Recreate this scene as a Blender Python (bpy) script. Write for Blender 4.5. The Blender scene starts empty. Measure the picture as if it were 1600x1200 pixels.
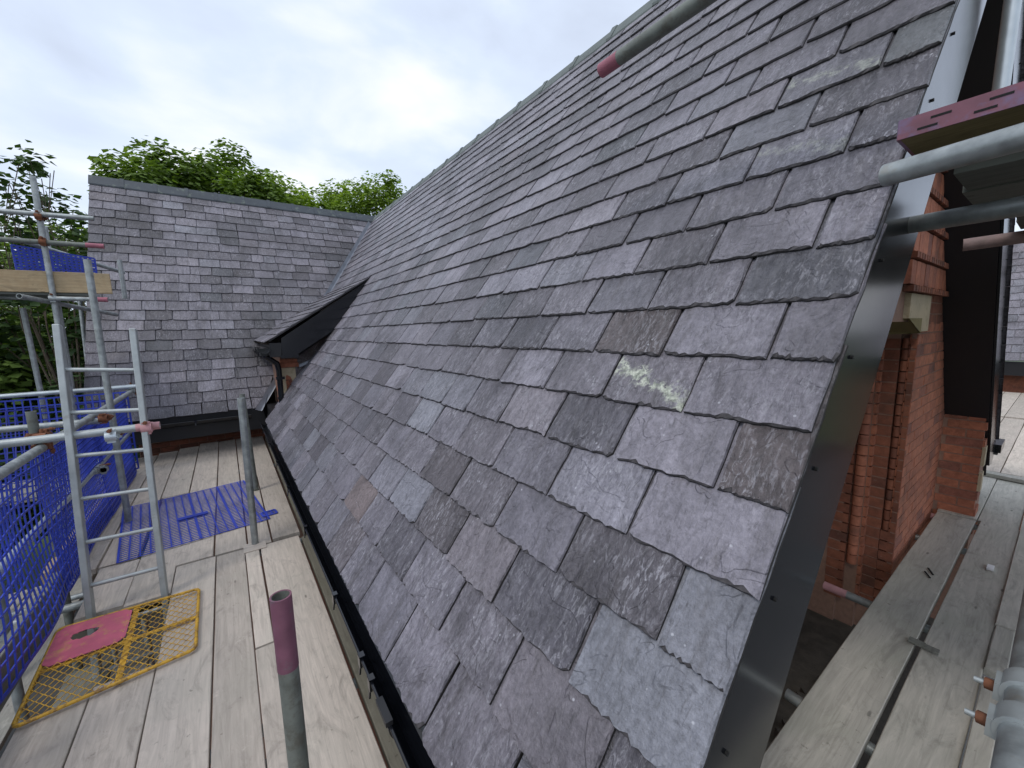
import bpy, bmesh, math, random
from mathutils import Vector, Matrix, noise
random.seed(7)
C = bpy.context.scene.collection
sc = bpy.context.scene
R_ = math.radians

# ------------------------------------------------------------------ camera
RW = [[0.812246786620233, -0.09496625120882793, 0.5755315532240155],
      [-0.5829491391809679, -0.09726552013439717, 0.8066658042344137],
      [-0.020626651528405197, -0.9907173308892537, -0.1343641005715395]]
cd = bpy.data.cameras.new('camera'); cam = bpy.data.objects.new('camera', cd); C.objects.link(cam)
cam.matrix_world = Matrix([[r[0], -r[1], -r[2], 0] for r in RW] + [[0, 0, 0, 1]])
cd.sensor_width = 36; cd.lens = 624.1717 / 1600 * 36; cd.clip_start = 0.02; cd.clip_end = 2000
sc.camera = cam

# ------------------------------------------------------------------ sky, sun, exposure
SUN_EL, SUN_AZ = R_(56), R_(250)
w = bpy.data.worlds.new('World'); sc.world = w; w.use_nodes = True
nt = w.node_tree; nt.nodes.clear()
N = nt.nodes.new; L = nt.links.new
out = N('ShaderNodeOutputWorld'); bg = N('ShaderNodeBackground'); bg.inputs[1].default_value = 0.1
sky = N('ShaderNodeTexSky'); sky.sky_type = 'NISHITA'; sky.sun_disc = False
sky.sun_elevation = SUN_EL; sky.sun_rotation = SUN_AZ
tc = N('ShaderNodeTexCoord'); mp = N('ShaderNodeMapping'); mp.inputs['Scale'].default_value = (1, 1, 2.2)
n1 = N('ShaderNodeTexNoise'); n1.inputs['Scale'].default_value = 2.6; n1.inputs['Detail'].default_value = 6; n1.inputs['Roughness'].default_value = .47
n1.inputs['Distortion'].default_value = .25
r1 = N('ShaderNodeValToRGB'); r1.color_ramp.elements[0].position = .36; r1.color_ramp.elements[1].position = .66
r1.color_ramp.elements[0].color = (5.9, 6.6, 8.0, 1); r1.color_ramp.elements[1].color = (9.6, 9.8, 10.2, 1)
e = r1.color_ramp.elements.new(.5); e.color = (6.9, 7.8, 9.4, 1)
mx = N('ShaderNodeMixRGB'); mx.inputs[0].default_value = .88
L(tc.outputs['Generated'], mp.inputs[0]); L(mp.outputs[0], n1.inputs['Vector']); L(n1.outputs['Fac'], r1.inputs[0])
L(sky.outputs[0], mx.inputs[1]); L(r1.outputs[0], mx.inputs[2]); L(mx.outputs[0], bg.inputs[0]); L(bg.outputs[0], out.inputs[0])
sd = bpy.data.lights.new('sun', 'SUN'); sd.energy = 1.0; sd.angle = R_(14); sd.color = (1, .96, .9)
so = bpy.data.objects.new('sun', sd); C.objects.link(so)
dirv = Vector((math.cos(SUN_EL) * math.sin(SUN_AZ), math.cos(SUN_EL) * math.cos(SUN_AZ), math.sin(SUN_EL)))
so.rotation_euler = dirv.to_track_quat('Z', 'Y').to_euler()
sc.view_settings.view_transform = 'Standard'; sc.view_settings.look = 'None'
sc.view_settings.exposure = 0.3; sc.view_settings.gamma = 1; sc.view_settings.use_curve_mapping = False

# ------------------------------------------------------------------ materials
def mat(name):
    m = bpy.data.materials.new(name); m.use_nodes = True
    t = m.node_tree; b = t.nodes['Principled BSDF']
    return m, t, b
def nod(t, k, **kw):
    n = t.nodes.new(k)
    for a, v in kw.items():
        if a.startswith('i_'): n.inputs[a[2:].replace('_', ' ')].default_value = v
        else: setattr(n, a, v)
    return n
def ramp(t, stops, interp='LINEAR'):
    r = t.nodes.new('ShaderNodeValToRGB'); cr = r.color_ramp; cr.interpolation = interp
    while len(cr.elements) < len(stops): cr.elements.new(.5)
    for e, (p, c) in zip(cr.elements, stops):
        e.position = p; e.color = (c, c, c, 1) if isinstance(c, (int, float)) else (*c, 1)
    return r
def mixc(t, a, b, f, mode='MIX'):
    m = t.nodes.new('ShaderNodeMixRGB'); m.blend_type = mode
    for k, v in ((1, a), (2, b), (0, f)):
        if hasattr(v, 'is_linked') or hasattr(v, 'links'): t.links.new(v, m.inputs[k])
        else: m.inputs[k].default_value = v if isinstance(v, (int, float)) else (*v, 1)
    return m.outputs[0]
def mth(t, op, a, b=0.0, cl=False):
    m = t.nodes.new('ShaderNodeMath'); m.operation = op; m.use_clamp = cl
    for k, v in ((0, a), (1, b)):
        if hasattr(v, 'links'): t.links.new(v, m.inputs[k])
        else: m.inputs[k].default_value = v
    return m.outputs[0]
def coords(t, scale, rnd=True, kind='Object'):
    c = t.nodes.new('ShaderNodeTexCoord'); m = t.nodes.new('ShaderNodeMapping'); m.inputs['Scale'].default_value = scale
    src = c.outputs[kind]
    if rnd:
        oi = t.nodes.new('ShaderNodeObjectInfo'); v = t.nodes.new('ShaderNodeVectorMath'); v.operation = 'ADD'
        cmb = t.nodes.new('ShaderNodeCombineXYZ'); 
        a = mth(t, 'MULTIPLY', oi.outputs['Random'], 37.0); b = mth(t, 'MULTIPLY', oi.outputs['Random'], 91.0)
        t.links.new(a, cmb.inputs[0]); t.links.new(b, cmb.inputs[1]); t.links.new(a, cmb.inputs[2])
        t.links.new(src, v.inputs[0]); t.links.new(cmb.outputs[0], v.inputs[1]); src = v.outputs[0]
    t.links.new(src, m.inputs[0]); return m.outputs[0]
def noi(t, vec, scale, detail=4, rough=.55, dist=0):
    n = t.nodes.new('ShaderNodeTexNoise'); n.inputs['Scale'].default_value = scale; n.inputs['Detail'].default_value = detail
    n.inputs['Roughness'].default_value = rough; n.inputs['Distortion'].default_value = dist
    t.links.new(vec, n.inputs['Vector']); return n.outputs['Fac']
def bump(t, b, h, dist, st=1.0, prev=None):
    n = t.nodes.new('ShaderNodeBump'); n.inputs['Strength'].default_value = st; n.inputs['Distance'].default_value = dist
    t.links.new(h, n.inputs['Height'])
    if prev: t.links.new(prev, n.inputs['Normal'])
    t.links.new(n.outputs[0], b.inputs['Normal']); return n.outputs[0]

def slate_material():
    m, t, b = mat('slate')
    oi = t.nodes.new('ShaderNodeObjectInfo')
    ga = nod(t, 'ShaderNodeAttribute', attribute_name='tone'); oa = nod(t, 'ShaderNodeAttribute', attribute_name='stone'); oa.attribute_type = 'OBJECT'
    gh = nod(t, 'ShaderNodeAttribute', attribute_name='hue'); oh = nod(t, 'ShaderNodeAttribute', attribute_name='shue'); oh.attribute_type = 'OBJECT'
    li = nod(t, 'ShaderNodeAttribute', attribute_name='lichen'); li.attribute_type = 'OBJECT'
    ro = nod(t, 'ShaderNodeAttribute', attribute_name='smooth'); ro.attribute_type = 'OBJECT'
    tone = mth(t, 'ADD', ga.outputs['Fac'], oa.outputs['Fac']); hue = mth(t, 'ADD', gh.outputs['Fac'], oh.outputs['Fac'])
    hr = ramp(t, [(0, (.156, .126, .126)), (.25, (.158, .143, .161)), (.55, (.160, .150, .176)), (.8, (.154, .159, .181)), (1, (.150, .158, .152))])
    t.links.new(hue, hr.inputs[0])
    v = coords(t, (1, 1, 1)); vs = coords(t, (1.7, .55, 1))
    big = noi(t, v, 5, 4, .6); br = ramp(t, [(.25, .80), (.7, 1.16)]); t.links.new(big, br.inputs[0])
    col = mixc(t, hr.outputs[0], br.outputs[0], 1.0, 'MULTIPLY')
    tm = mth(t, 'MULTIPLY', tone, 1.0); cmb = t.nodes.new('ShaderNodeCombineXYZ')
    for i in range(3): t.links.new(tm, cmb.inputs[i])
    col = mixc(t, col, cmb.outputs[0], 1.0, 'MULTIPLY')
    fm = noi(t, v, 70, 5, .7); fr_ = ramp(t, [(.3, .72), (.7, 1.3)]); t.links.new(fm, fr_.inputs[0]); col = mixc(t, col, fr_.outputs[0], 1.0, 'MULTIPLY')
    mm_ = noi(t, vs, 11, 5, .7, 1.0); mr_ = ramp(t, [(.32, .66), (.5, 1.0), (.7, 1.22)]); t.links.new(mm_, mr_.inputs[0]); col = mixc(t, col, mr_.outputs[0], .8, 'MULTIPLY')
    # riven silvery streaks
    st = noi(t, vs, 52, 7, .72, .9); sr = ramp(t, [(.50, 0), (.60, 1)]); t.links.new(st, sr.inputs[0])
    st2 = noi(t, v, 7, 5, .6); s2 = ramp(t, [(.40, .12), (.66, 1)]); t.links.new(st2, s2.inputs[0])
    f = mth(t, 'MULTIPLY', sr.outputs[0], s2.outputs[0]); f = mth(t, 'MULTIPLY', f, mth(t, 'SUBTRACT', 0.66, mth(t, 'MULTIPLY', ro.outputs['Fac'], 1.25), True))
    col = mixc(t, col, (.42, .41, .45), f)
    dk = noi(t, vs, 40, 6, .7, .8); dkr = ramp(t, [(.55, 0), (.68, 1)]); t.links.new(dk, dkr.inputs[0]); col = mixc(t, col, (.045, .042, .044), mth(t, 'MULTIPLY', dkr.outputs[0], .55))
    ge = t.nodes.new('ShaderNodeNewGeometry'); gm = t.nodes.new('ShaderNodeMapping'); gm.inputs['Scale'].default_value = (1.5, 1.5, .55); t.links.new(ge.outputs['Position'], gm.inputs[0])
    gs_ = noi(t, gm.outputs[0], 1.5, 6, .68, .5); gr_ = ramp(t, [(.36, .58), (.48, .95), (.62, 1.14)]); t.links.new(gs_, gr_.inputs[0]); col = mixc(t, col, gr_.outputs[0], .85, 'MULTIPLY')
    # white specks
    vo = t.nodes.new('ShaderNodeTexVoronoi'); vo.inputs['Scale'].default_value = 34; t.links.new(v, vo.inputs['Vector'])
    vr = ramp(t, [(.08, 1), (.13, 0)]); t.links.new(vo.outputs['Distance'], vr.inputs[0])
    sp = noi(t, v, 14, 2, .5); spr = ramp(t, [(.57, 0), (.61, 1)]); t.links.new(sp, spr.inputs[0])
    col = mixc(t, col, (.5, .5, .54), mth(t, 'MULTIPLY', mth(t, 'MULTIPLY', vr.outputs[0], spr.outputs[0]), .7))
    # dirt runs
    dv = coords(t, (5, .9, 1)); d = noi(t, dv, 4, 4, .6); dr = ramp(t, [(.56, 0), (.72, 1)]); t.links.new(d, dr.inputs[0])
    col = mixc(t, col, (.060, .052, .050), mth(t, 'MULTIPLY', dr.outputs[0], .42))
    # lichen
    ln = noi(t, v, 12, 6, .7); lr = ramp(t, [(.47, 0), (.52, 1)]); t.links.new(ln, lr.inputs[0])
    gy = t.nodes.new('ShaderNodeTexCoord'); sx = t.nodes.new('ShaderNodeSeparateXYZ'); t.links.new(gy.outputs['Object'], sx.inputs[0])
    dx = mth(t, 'ADD', mth(t, 'SUBTRACT', sx.outputs[1], .085), mth(t, 'MULTIPLY', mth(t, 'SUBTRACT', sx.outputs[0], .14), .38))
    band = ramp(t, [(.010, 1), (.032, 0)])
    t.links.new(mth(t, 'ABSOLUTE', mth(t, 'ADD', dx, mth(t, 'MULTIPLY', mth(t, 'SUBTRACT', ln, .5), .20))), band.inputs[0])
    lf = mth(t, 'MULTIPLY', mth(t, 'MULTIPLY', band.outputs[0], ramp_of(t, noi(t, v, 38, 5, .7), .42, .50)), li.outputs['Fac'], True)
    ld = noi(t, v, 60, 4, .7); lc = ramp(t, [(.38, (.22, .24, .19)), (.6, (.58, .60, .50))]); t.links.new(ld, lc.inputs[0])
    col = mixc(t, col, lc.outputs[0], lf)
    t.links.new(col, b.inputs['Base Color'])
    rr = ramp(t, [(.3, .36), (.7, .60)]); t.links.new(st2, rr.inputs[0]); t.links.new(rr.outputs[0], b.inputs['Roughness'])
    b.inputs['Specular IOR Level'].default_value = .55
    hb = noi(t, vs, 17, 7, .62, 1.2); fine = noi(t, v, 150, 4, .6)
    lay = noi(t, v, 7, 3, .5, .8); lays = ramp(t, [(.40, 0), (.42, .35), (.55, .4), (.57, 1)]); t.links.new(lay, lays.inputs[0])
    k = mth(t, 'SUBTRACT', 1.0, mth(t, 'MULTIPLY', ro.outputs['Fac'], 1.5), True)
    h = mth(t, 'ADD', mth(t, 'MULTIPLY', hb, k), mth(t, 'MULTIPLY', fine, .20)); h = mth(t, 'ADD', h, mth(t, 'MULTIPLY', lays.outputs[0], .30))
    bump(t, b, h, .016, 1.0)
    return m
def ramp_of(t, x, a, b):
    r = ramp(t, [(a, 0), (b, 1)]); t.links.new(x, r.inputs[0]); return r.outputs[0]

def simple(name, col, rough=.6, metal=0, spec=.5, var=.18, vscale=8, bdist=0, bscale=60, dirt=None, coat=0):
    m, t, b = mat(name); v = coords(t, (1, 1, 1))
    n = noi(t, v, vscale, 5, .6); r = ramp(t, [(.25, 1 - var), (.75, 1 + var)]); t.links.new(n, r.inputs[0])
    c = mixc(t, col, r.outputs[0], 1.0, 'MULTIPLY')
    if dirt:
        d = noi(t, v, dirt[1], 6, .7); c = mixc(t, c, dirt[0], mth(t, 'MULTIPLY', ramp_of(t, d, dirt[2], dirt[2] + .12), dirt[3]))
    t.links.new(c, b.inputs['Base Color']); b.inputs['Metallic'].default_value = metal
    rr = ramp(t, [(.2, max(rough - .1, 0)), (.8, min(rough + .1, 1))]); t.links.new(n, rr.inputs[0]); t.links.new(rr.outputs[0], b.inputs['Roughness'])
    b.inputs['Specular IOR Level'].default_value = spec; b.inputs['Coat Weight'].default_value = coat
    if bdist: bump(t, b, noi(t, v, bscale, 5, .6), bdist, .8)
    return m

def wood(name, base, stain, knots=True):
    m, t, b = mat(name)
    oi = t.nodes.new('ShaderNodeObjectInfo')
    v = coords(t, (.30, 3.2, 1.5)); vk = coords(t, (2.1, 7, .02)); vb = coords(t, (1, 1, 1))
    g = noi(t, v, 7, 7, .62, 2.4); g2 = noi(t, coords(t, (1.0, 40, 8)), 3, 5, .6, .4)
    c = mixc(t, [x * .78 for x in base], [x * 1.10 for x in base], ramp_of(t, g, .3, .68))
    c = mixc(t, c, [x * .5 for x in base], mth(t, 'MULTIPLY', ramp_of(t, g2, .56, .72), .34))
    s = noi(t, vb, 1.7, 5, .65, .8); c = mixc(t, c, stain, mth(t, 'MULTIPLY', ramp_of(t, s, .47, .72), .55))
    rb = ramp(t, [(0, .84), (.5, 1.0), (1, 1.12)]); t.links.new(oi.outputs['Random'], rb.inputs[0]); c = mixc(t, c, rb.outputs[0], 1.0, 'MULTIPLY')
    vo = t.nodes.new('ShaderNodeTexVoronoi'); vo.inputs['Scale'].default_value = 1.6; t.links.new(vk, vo.inputs['Vector'])
    kk = ramp(t, [(.045, 1), (.085, 0)]); t.links.new(vo.outputs['Distance'], kk.inputs[0])
    c = mixc(t, c, [x * .30 for x in base], mth(t, 'MULTIPLY', kk.outputs[0], .75))
    sp = noi(t, vb, 30, 3, .6); c = mixc(t, c, [x * .35 for x in base], mth(t, 'MULTIPLY', ramp_of(t, sp, .68, .74), .6))
    ms = noi(t, vb, 5.5, 6, .72, .3); c = mixc(t, c, [x * 1.25 for x in base], mth(t, 'MULTIPLY', ramp_of(t, ms, .62, .70), .5))
    ft = noi(t, coords(t, (1.2, 3, 1)), 3.2, 6, .75, 1.2); c = mixc(t, c, [x * .45 for x in base], mth(t, 'MULTIPLY', ramp_of(t, ft, .52, .70), .6))
    t.links.new(c, b.inputs['Base Color']); b.inputs['Roughness'].default_value = .82; b.inputs['Specular IOR Level'].default_value = .25
    h = mth(t, 'ADD', mth(t, 'MULTIPLY', g, .6), g2); bump(t, b, h, .0014, .6)
    return m

def brick_material(name, a, bcol, dark):
    m, t, b = mat(name); oi = t.nodes.new('ShaderNodeObjectInfo')
    ga = nod(t, 'ShaderNodeAttribute', attribute_name='tone')
    x = mth(t, 'FRACT', mth(t, 'ADD', oi.outputs['Random'], ga.outputs['Fac']))
    r = ramp(t, [(0, a), (.5, [(p + q) / 2 for p, q in zip(a, bcol)]), (.85, bcol), (1, dark)]); t.links.new(x, r.inputs[0])
    v = coords(t, (1, 1, 1)); n = noi(t, v, 22, 5, .65); rr = ramp(t, [(.3, .7), (.7, 1.2)]); t.links.new(n, rr.inputs[0])
    c = mixc(t, r.outputs[0], rr.outputs[0], 1.0, 'MULTIPLY')
    ge = t.nodes.new('ShaderNodeNewGeometry'); so_ = noi(t, ge.outputs['Position'], 3.1, 6, .7, .4)
    c = mixc(t, c, (.045, .032, .026), mth(t, 'MULTIPLY', ramp_of(t, so_, .50, .72), .65))
    sm = noi(t, ge.outputs['Position'], 26, 5, .7); c = mixc(t, c, (.36, .30, .25), mth(t, 'MULTIPLY', ramp_of(t, sm, .64, .72), .4))
    t.links.new(c, b.inputs['Base Color']); b.inputs['Roughness'].default_value = .85
    bump(t, b, noi(t, v, 60, 5, .7), .004, .9); return m

def leafmat(name, a, bc):
    m, t, b = mat(name); ga = nod(t, 'ShaderNodeAttribute', attribute_name='tone')
    r = ramp(t, [(0, a), (1, bc)]); t.links.new(ga.outputs['Fac'], r.inputs[0]); t.links.new(r.outputs[0], b.inputs['Base Color'])
    b.inputs['Roughness'].default_value = .6; b.inputs['Specular IOR Level'].default_value = .3
    tr = t.nodes.new('ShaderNodeBsdfTranslucent'); mixs = t.nodes.new('ShaderNodeMixShader'); mixs.inputs[0].default_value = .35
    g = mixc(t, r.outputs[0], (1.25, 1.35, .5), 1.0, 'MULTIPLY'); t.links.new(g, tr.inputs['Color'])
    t.links.new(b.outputs[0], mixs.inputs[1]); t.links.new(tr.outputs[0], mixs.inputs[2]); t.links.new(mixs.outputs[0], t.nodes['Material Output'].inputs[0])
    return m

M = {}
M['slate'] = slate_material()
M['slate_edge_shade'] = simple('slate_edge_shade', (.026, .024, .024), .85, var=.4, vscale=60, bdist=.002)  # rough slate edges, coloured blacker to deepen the shadow lines between courses
M['slate_chip_shade'] = simple('slate_chipped_shaded_edge', (.074, .068, .072), .7, var=.5, vscale=70, bdist=.003)  # chipped tail chamfer, darkened too as part of the course shadow
M['ridge'] = simple('ridge_clay', (.045, .055, .066), .5, var=.25, vscale=6, bdist=.001, dirt=((.18, .22, .17), 9, .55, .5))
M['ridge_green'] = simple('ridge_lichen', (.12, .14, .135), .7, var=.3, vscale=7, bdist=.002)
M['lead'] = simple('lead', (.24, .26, .30), .42, .3, var=.2, vscale=10, bdist=.002, bscale=12)
M['black'] = simple('black_upvc', (.006, .007, .010), .15, var=.12, vscale=1.2, spec=.5)
M['blackmatt'] = simple('black_soffit', (.010, .010, .012), .5, var=.1)
M['galv'] = simple('galvanised', (.33, .355, .355), .46, .55, var=.38, vscale=18, bdist=.0008, bscale=40, dirt=((.30, .27, .22), 16, .56, .5))
M['galvnew'] = simple('galvanised_bright', (.50, .55, .58), .38, .6, var=.15, vscale=9, bdist=.0006, bscale=40)
M['alu'] = simple('alloy', (.40, .43, .43), .5, .5, var=.18, vscale=12, bdist=.0006, bscale=50, dirt=((.25, .23, .2), 14, .58, .5))
M['rust'] = simple('rust', (.18, .07, .035), .85, .1, var=.4, vscale=30, bdist=.002)
M['pink'] = simple('pink_paint', (.34, .11, .15), .6, var=.25, vscale=14, dirt=((.3, .26, .26), 22, .6, .6))
M['palepink'] = simple('faded_pink_paint', (.50, .26, .27), .7, var=.2, vscale=20)
M['dirtypink'] = simple('dirty_pink_paint', (.27, .19, .18), .7, var=.35, vscale=24)
M['purple'] = simple('purple_paint', (.20, .075, .105), .55, var=.3, vscale=12, dirt=((.16, .14, .26), 10, .5, .6))
M['maroon'] = simple('maroon_paint', (.17, .065, .10), .6, var=.25, vscale=18, dirt=((.14, .12, .13), 30, .55, .6))
M['postgrey'] = simple('weathered_tube', (.17, .185, .165), .6, .25, var=.3, vscale=16, bdist=.001, dirt=((.10, .09, .07), 20, .5, .6))
M['dark'] = simple('dark_hole', (.01, .01, .01), .9)
M['yellow'] = simple('yellow_paint', (.58, .33, .03), .55, var=.3, vscale=16, dirt=((.15, .08, .045), 30, .50, .8))
M['pinkplate'] = simple('pink_plate', (.52, .11, .17), .6, var=.18, vscale=10, dirt=((.50, .26, .10), 17, .54, .8))
M['blue'] = simple('blue_plastic', (.028, .055, .42), .42, var=.25, vscale=5, spec=.5)
M['bluewire'] = simple('blue_dull_plastic', (.02, .03, .26), .6, var=.25, vscale=5)
M['boardL'] = wood('deck_board_pale', (.53, .465, .40), (.42, .39, .33))
M['boardR'] = wood('deck_board_grey', (.47, .445, .39), (.34, .345, .28))
M['boardG'] = wood('deck_board_green', (.20, .185, .145), (.15, .15, .10))  # damp green wood, toned darker for the shade under the gutter
M['toe'] = wood('toe_board', (.44, .34, .21), (.26, .14, .06))
M['toegrey'] = wood('toe_board_grey', (.20, .20, .175), (.14, .15, .12))
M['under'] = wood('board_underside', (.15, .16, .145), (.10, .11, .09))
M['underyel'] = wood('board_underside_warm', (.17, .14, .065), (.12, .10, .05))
M['brick'] = brick_material('brick', (.40, .145, .080), (.31, .110, .064), (.21, .085, .062))
M['brickshade'] = brick_material('brick_shaded', (.25, .088, .048), (.19, .066, .038), (.12, .048, .032))  # darker copy of the brick: shade put into its colour on shaded faces
M['rubble'] = simple('rubble', (.065, .058, .048), .9, var=.5, vscale=12, bdist=.004)
M['mortar'] = simple('mortar', (.25, .15, .11), .9, var=.2, vscale=30, bdist=.001)
M['stone'] = simple('stone', (.45, .37, .25), .85, var=.15, vscale=8, bdist=.002, dirt=((.2, .17, .09), 9, .55, .5))
M['stonedk'] = simple('stone_olive', (.20, .165, .07), .85, var=.2, vscale=8, bdist=.002)
M['timber'] = simple('dark_timber', (.06, .04, .03), .8, var=.3, vscale=20)
M['ground'] = simple('tarmac_yard', (.075, .075, .075), .9, var=.25, vscale=.6, bdist=.004)
M['grass'] = simple('grass', (.05, .075, .025), .9, var=.35, vscale=.35, bdist=.02, bscale=5)
M['bark'] = simple('bark', (.11, .085, .06), .9, var=.3, vscale=6, bdist=.02, bscale=12)
M['leafA'] = leafmat('leaf_sycamore', (.060, .105, .026), (.215, .315, .065))
M['leafB'] = leafmat('leaf_bright', (.10, .165, .028), (.30, .42, .07))
M['leafC'] = leafmat('leaf_dark', (.028, .055, .024), (.075, .13, .04))
M['plastic_white'] = simple('white_plastic', (.75, .75, .75), .5)
M['green_plastic'] = simple('green_plastic', (.06, .2, .12), .5)

# ------------------------------------------------------------------ helpers
def link(name, me, material=None, parent=None, mats=None):
    o = bpy.data.objects.new(name, me); C.objects.link(o)
    if material is not None: me.materials.append(material)
    if parent is not None: o.parent = parent
    return o
class MB:
    def __init__(s): s.v = []; s.f = []; s.tone = []; s.sm = []
    def add(s, vs, fs, tone=0., smooth=False):
        k = len(s.v); s.v += [tuple(v) for v in vs]
        for f in fs: s.f.append([i + k for i in f]); s.tone.append(tone); s.sm.append(smooth)
        return s
    def box(s, a, b, tone=0.):
        (x0, y0, z0), (x1, y1, z1) = a, b
        return s.add([(x0, y0, z0), (x1, y0, z0), (x1, y1, z0), (x0, y1, z0), (x0, y0, z1), (x1, y0, z1), (x1, y1, z1), (x0, y1, z1)],
              [(0, 3, 2, 1), (4, 5, 6, 7), (0, 1, 5, 4), (1, 2, 6, 5), (2, 3, 7, 6), (3, 0, 4, 7)], tone)
    def bar(s, a, b, wd, ht, up=(0, 0, 1), tone=0.):
        a = Vector(a); b = Vector(b); d = (b - a).normalized(); up = Vector(up)
        sd = d.cross(up).normalized() * wd / 2; u = sd.cross(d).normalized() * ht / 2
        vs = [a - sd - u, a + sd - u, a + sd + u, a - sd + u, b - sd - u, b + sd - u, b + sd + u, b - sd + u]
        return s.add(vs, [(0, 1, 2, 3), (7, 6, 5, 4), (0, 4, 5, 1), (1, 5, 6, 2), (2, 6, 7, 3), (3, 7, 4, 0)], tone)
    def prism(s, poly, d, tone=0.):
        n = len(poly); d = Vector(d); vs = [Vector(p) for p in poly] + [Vector(p) + d for p in poly]
        fs = [tuple(range(n))[::-1], tuple(range(n, 2 * n))] + [(i, (i + 1) % n, n + (i + 1) % n, n + i) for i in range(n)]
        return s.add(vs, fs, tone)
    def tube(s, a, b, r, n=16, inner=None, caps=True, tone=0., r2=None):
        a = Vector(a); b = Vector(b); d = (b - a).normalized(); u = d.orthogonal().normalized(); w_ = d.cross(u)
        r2 = r2 or r
        ring = lambda c, rr: [c + (u * math.cos(2 * math.pi * i / n) + w_ * math.sin(2 * math.pi * i / n)) * rr for i in range(n)]
        vs = ring(a, r) + ring(b, r2); s.add(vs, [(i, (i + 1) % n, n + (i + 1) % n, n + i) for i in range(n)], tone, True)
        if inner:
            dep = min(.12, (b - a).length / 2)
            for c, sg, ro in ((a, 1, r), (b, -1, r2)):
                vs = ring(c, ro) + ring(c, inner) + ring(c + d * dep * sg, inner)
                s.add(vs, [(i, (i + 1) % n, n + (i + 1) % n, n + i) for i in range(n)] , tone)
                s.add(vs[n:], [(i, (i + 1) % n, n + (i + 1) % n, n + i) for i in range(n)] + [tuple(range(n, 2 * n))], tone, True)
        elif caps:
            s.add(ring(a, r), [tuple(range(n))[::-1]], tone); s.add(ring(b, r2), [tuple(range(n))], tone)
        return s
    def path(s, pts, r, n=10, tone=0.):
        for p, q in zip(pts, pts[1:]): s.tube(p, q, r, n, tone=tone)
        for p in pts[1:-1]: s.ball(p, r * 1.01, tone=tone)
        return s
    def ball(s, c, r, n=10, m=6, tone=0.):
        c = Vector(c); vs = []
        for j in range(m + 1):
            th = math.pi * j / m
            for i in range(n):
                ph = 2 * math.pi * i / n; vs.append(c + Vector((math.sin(th) * math.cos(ph), math.sin(th) * math.sin(ph), math.cos(th))) * r)
        return s.add(vs, [(j * n + i, (j + 1) * n + i, (j + 1) * n + (i + 1) % n, j * n + (i + 1) % n) for j in range(m) for i in range(n)], tone, True)
    def mesh(s, name):
        me = bpy.data.meshes.new(name); me.from_pydata(s.v, [], s.f); me.polygons.foreach_set('use_smooth', s.sm)
        if any(s.tone):
            at = me.attributes.new('tone', 'FLOAT', 'FACE'); at.data.foreach_set('value', s.tone)
        me.update(); return me
    def build(s, name, material, parent=None):
        return link(name, s.mesh(name), material, parent)
GROUPS = {'board': 'scaffold boards', 'tube': 'scaffold tubes', 'rail': 'scaffold rails', 'coupler': 'scaffold couplers', 'mesh guard': 'blue plastic mesh sheets', 'tree': 'trees behind the roofs'}
def tag(o, label=None, cat=None, group=None, kind=None):
    group = group or GROUPS.get(cat)
    for k, v in (('label', label), ('category', cat), ('group', group), ('kind', kind)):
        if v: o[k] = v
    return o
def thing(name, label, cat, loc=(0, 0, 0), group=None):
    o = bpy.data.objects.new(name, None); C.objects.link(o); o.location = loc; o.empty_display_size = .1
    return tag(o, label, cat, group)
def place(parent, o):   # child built in world coordinates under an Empty that stands elsewhere
    o.parent = parent; o.matrix_parent_inverse = Matrix.Translation(parent.location).inverted(); return o

# ------------------------------------------------------------------ dimensions (metres, camera at the origin)
PIT = R_(54); CP, SP = math.cos(PIT), math.sin(PIT)
EX, EZ = .358, -1.15; VY = .30; RX, RZ = 3.02, 2.52; RY = 9.43
DECK = -1.65; GR = -7.6
rnd = random.Random(3)

# ------------------------------------------------------------------ ground
g = MB(); g.add([(-400, -400, GR), (400, -400, GR), (400, 400, GR), (-400, 400, GR)], [(0, 1, 2, 3)]); tag(g.build('ground', M['grass']), kind='structure')
g = MB(); g.add([(-16, -30, GR + .02), (30, -30, GR + .02), (30, 16, GR + .02), (-16, 16, GR + .02)], [(0, 1, 2, 3)]); tag(g.build('yard', M['ground']), kind='structure')

# ------------------------------------------------------------------ slates
T = .0115; SL = .42; GA = .178
def outline(w_, L_, r, det):
    """plan outline of one slate: tail edge at y=0 ragged, x 0..w"""
    pts = []
    nb = 21 if det > 1 else (7 if det else 4); ns = 6 if det > 1 else (3 if det else 2)
    c1 = r.choice([0, 0, .012, .02]) * r.random(); c2 = r.choice([0, 0, .015, .03]) * r.random()
    amp = .0030 if det > 1 else .0025; ph = r.random() * 50
    tilt = r.uniform(-.003, .003)
    for i in range(nb):
        x = i / (nb - 1) * w_; y = noise.noise(Vector((x * 22, ph, 0))) * amp * 1.6 + r.uniform(-amp, amp) * .7 + tilt * (i / (nb - 1) - .5)
        if i == 0: y += c1
        if i == nb - 1: y += c2
        pts.append([x, y])
    for i in range(1, ns + 1):
        y = i / ns * L_; pts.append([w_ + r.uniform(-.0016, .0012) * (1 if i < ns else 0), y])
    for i in range(ns, 0, -1):
        y = i / ns * L_; pts.append([r.uniform(-.0012, .0016) * (1 if i < ns else 0), y])
    pts.pop()  # closing head corner stays single
    pts.append([r.uniform(0, .001), L_]) if False else None
    for i in range(ns - 1, 0, -1): pass
    return pts
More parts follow.
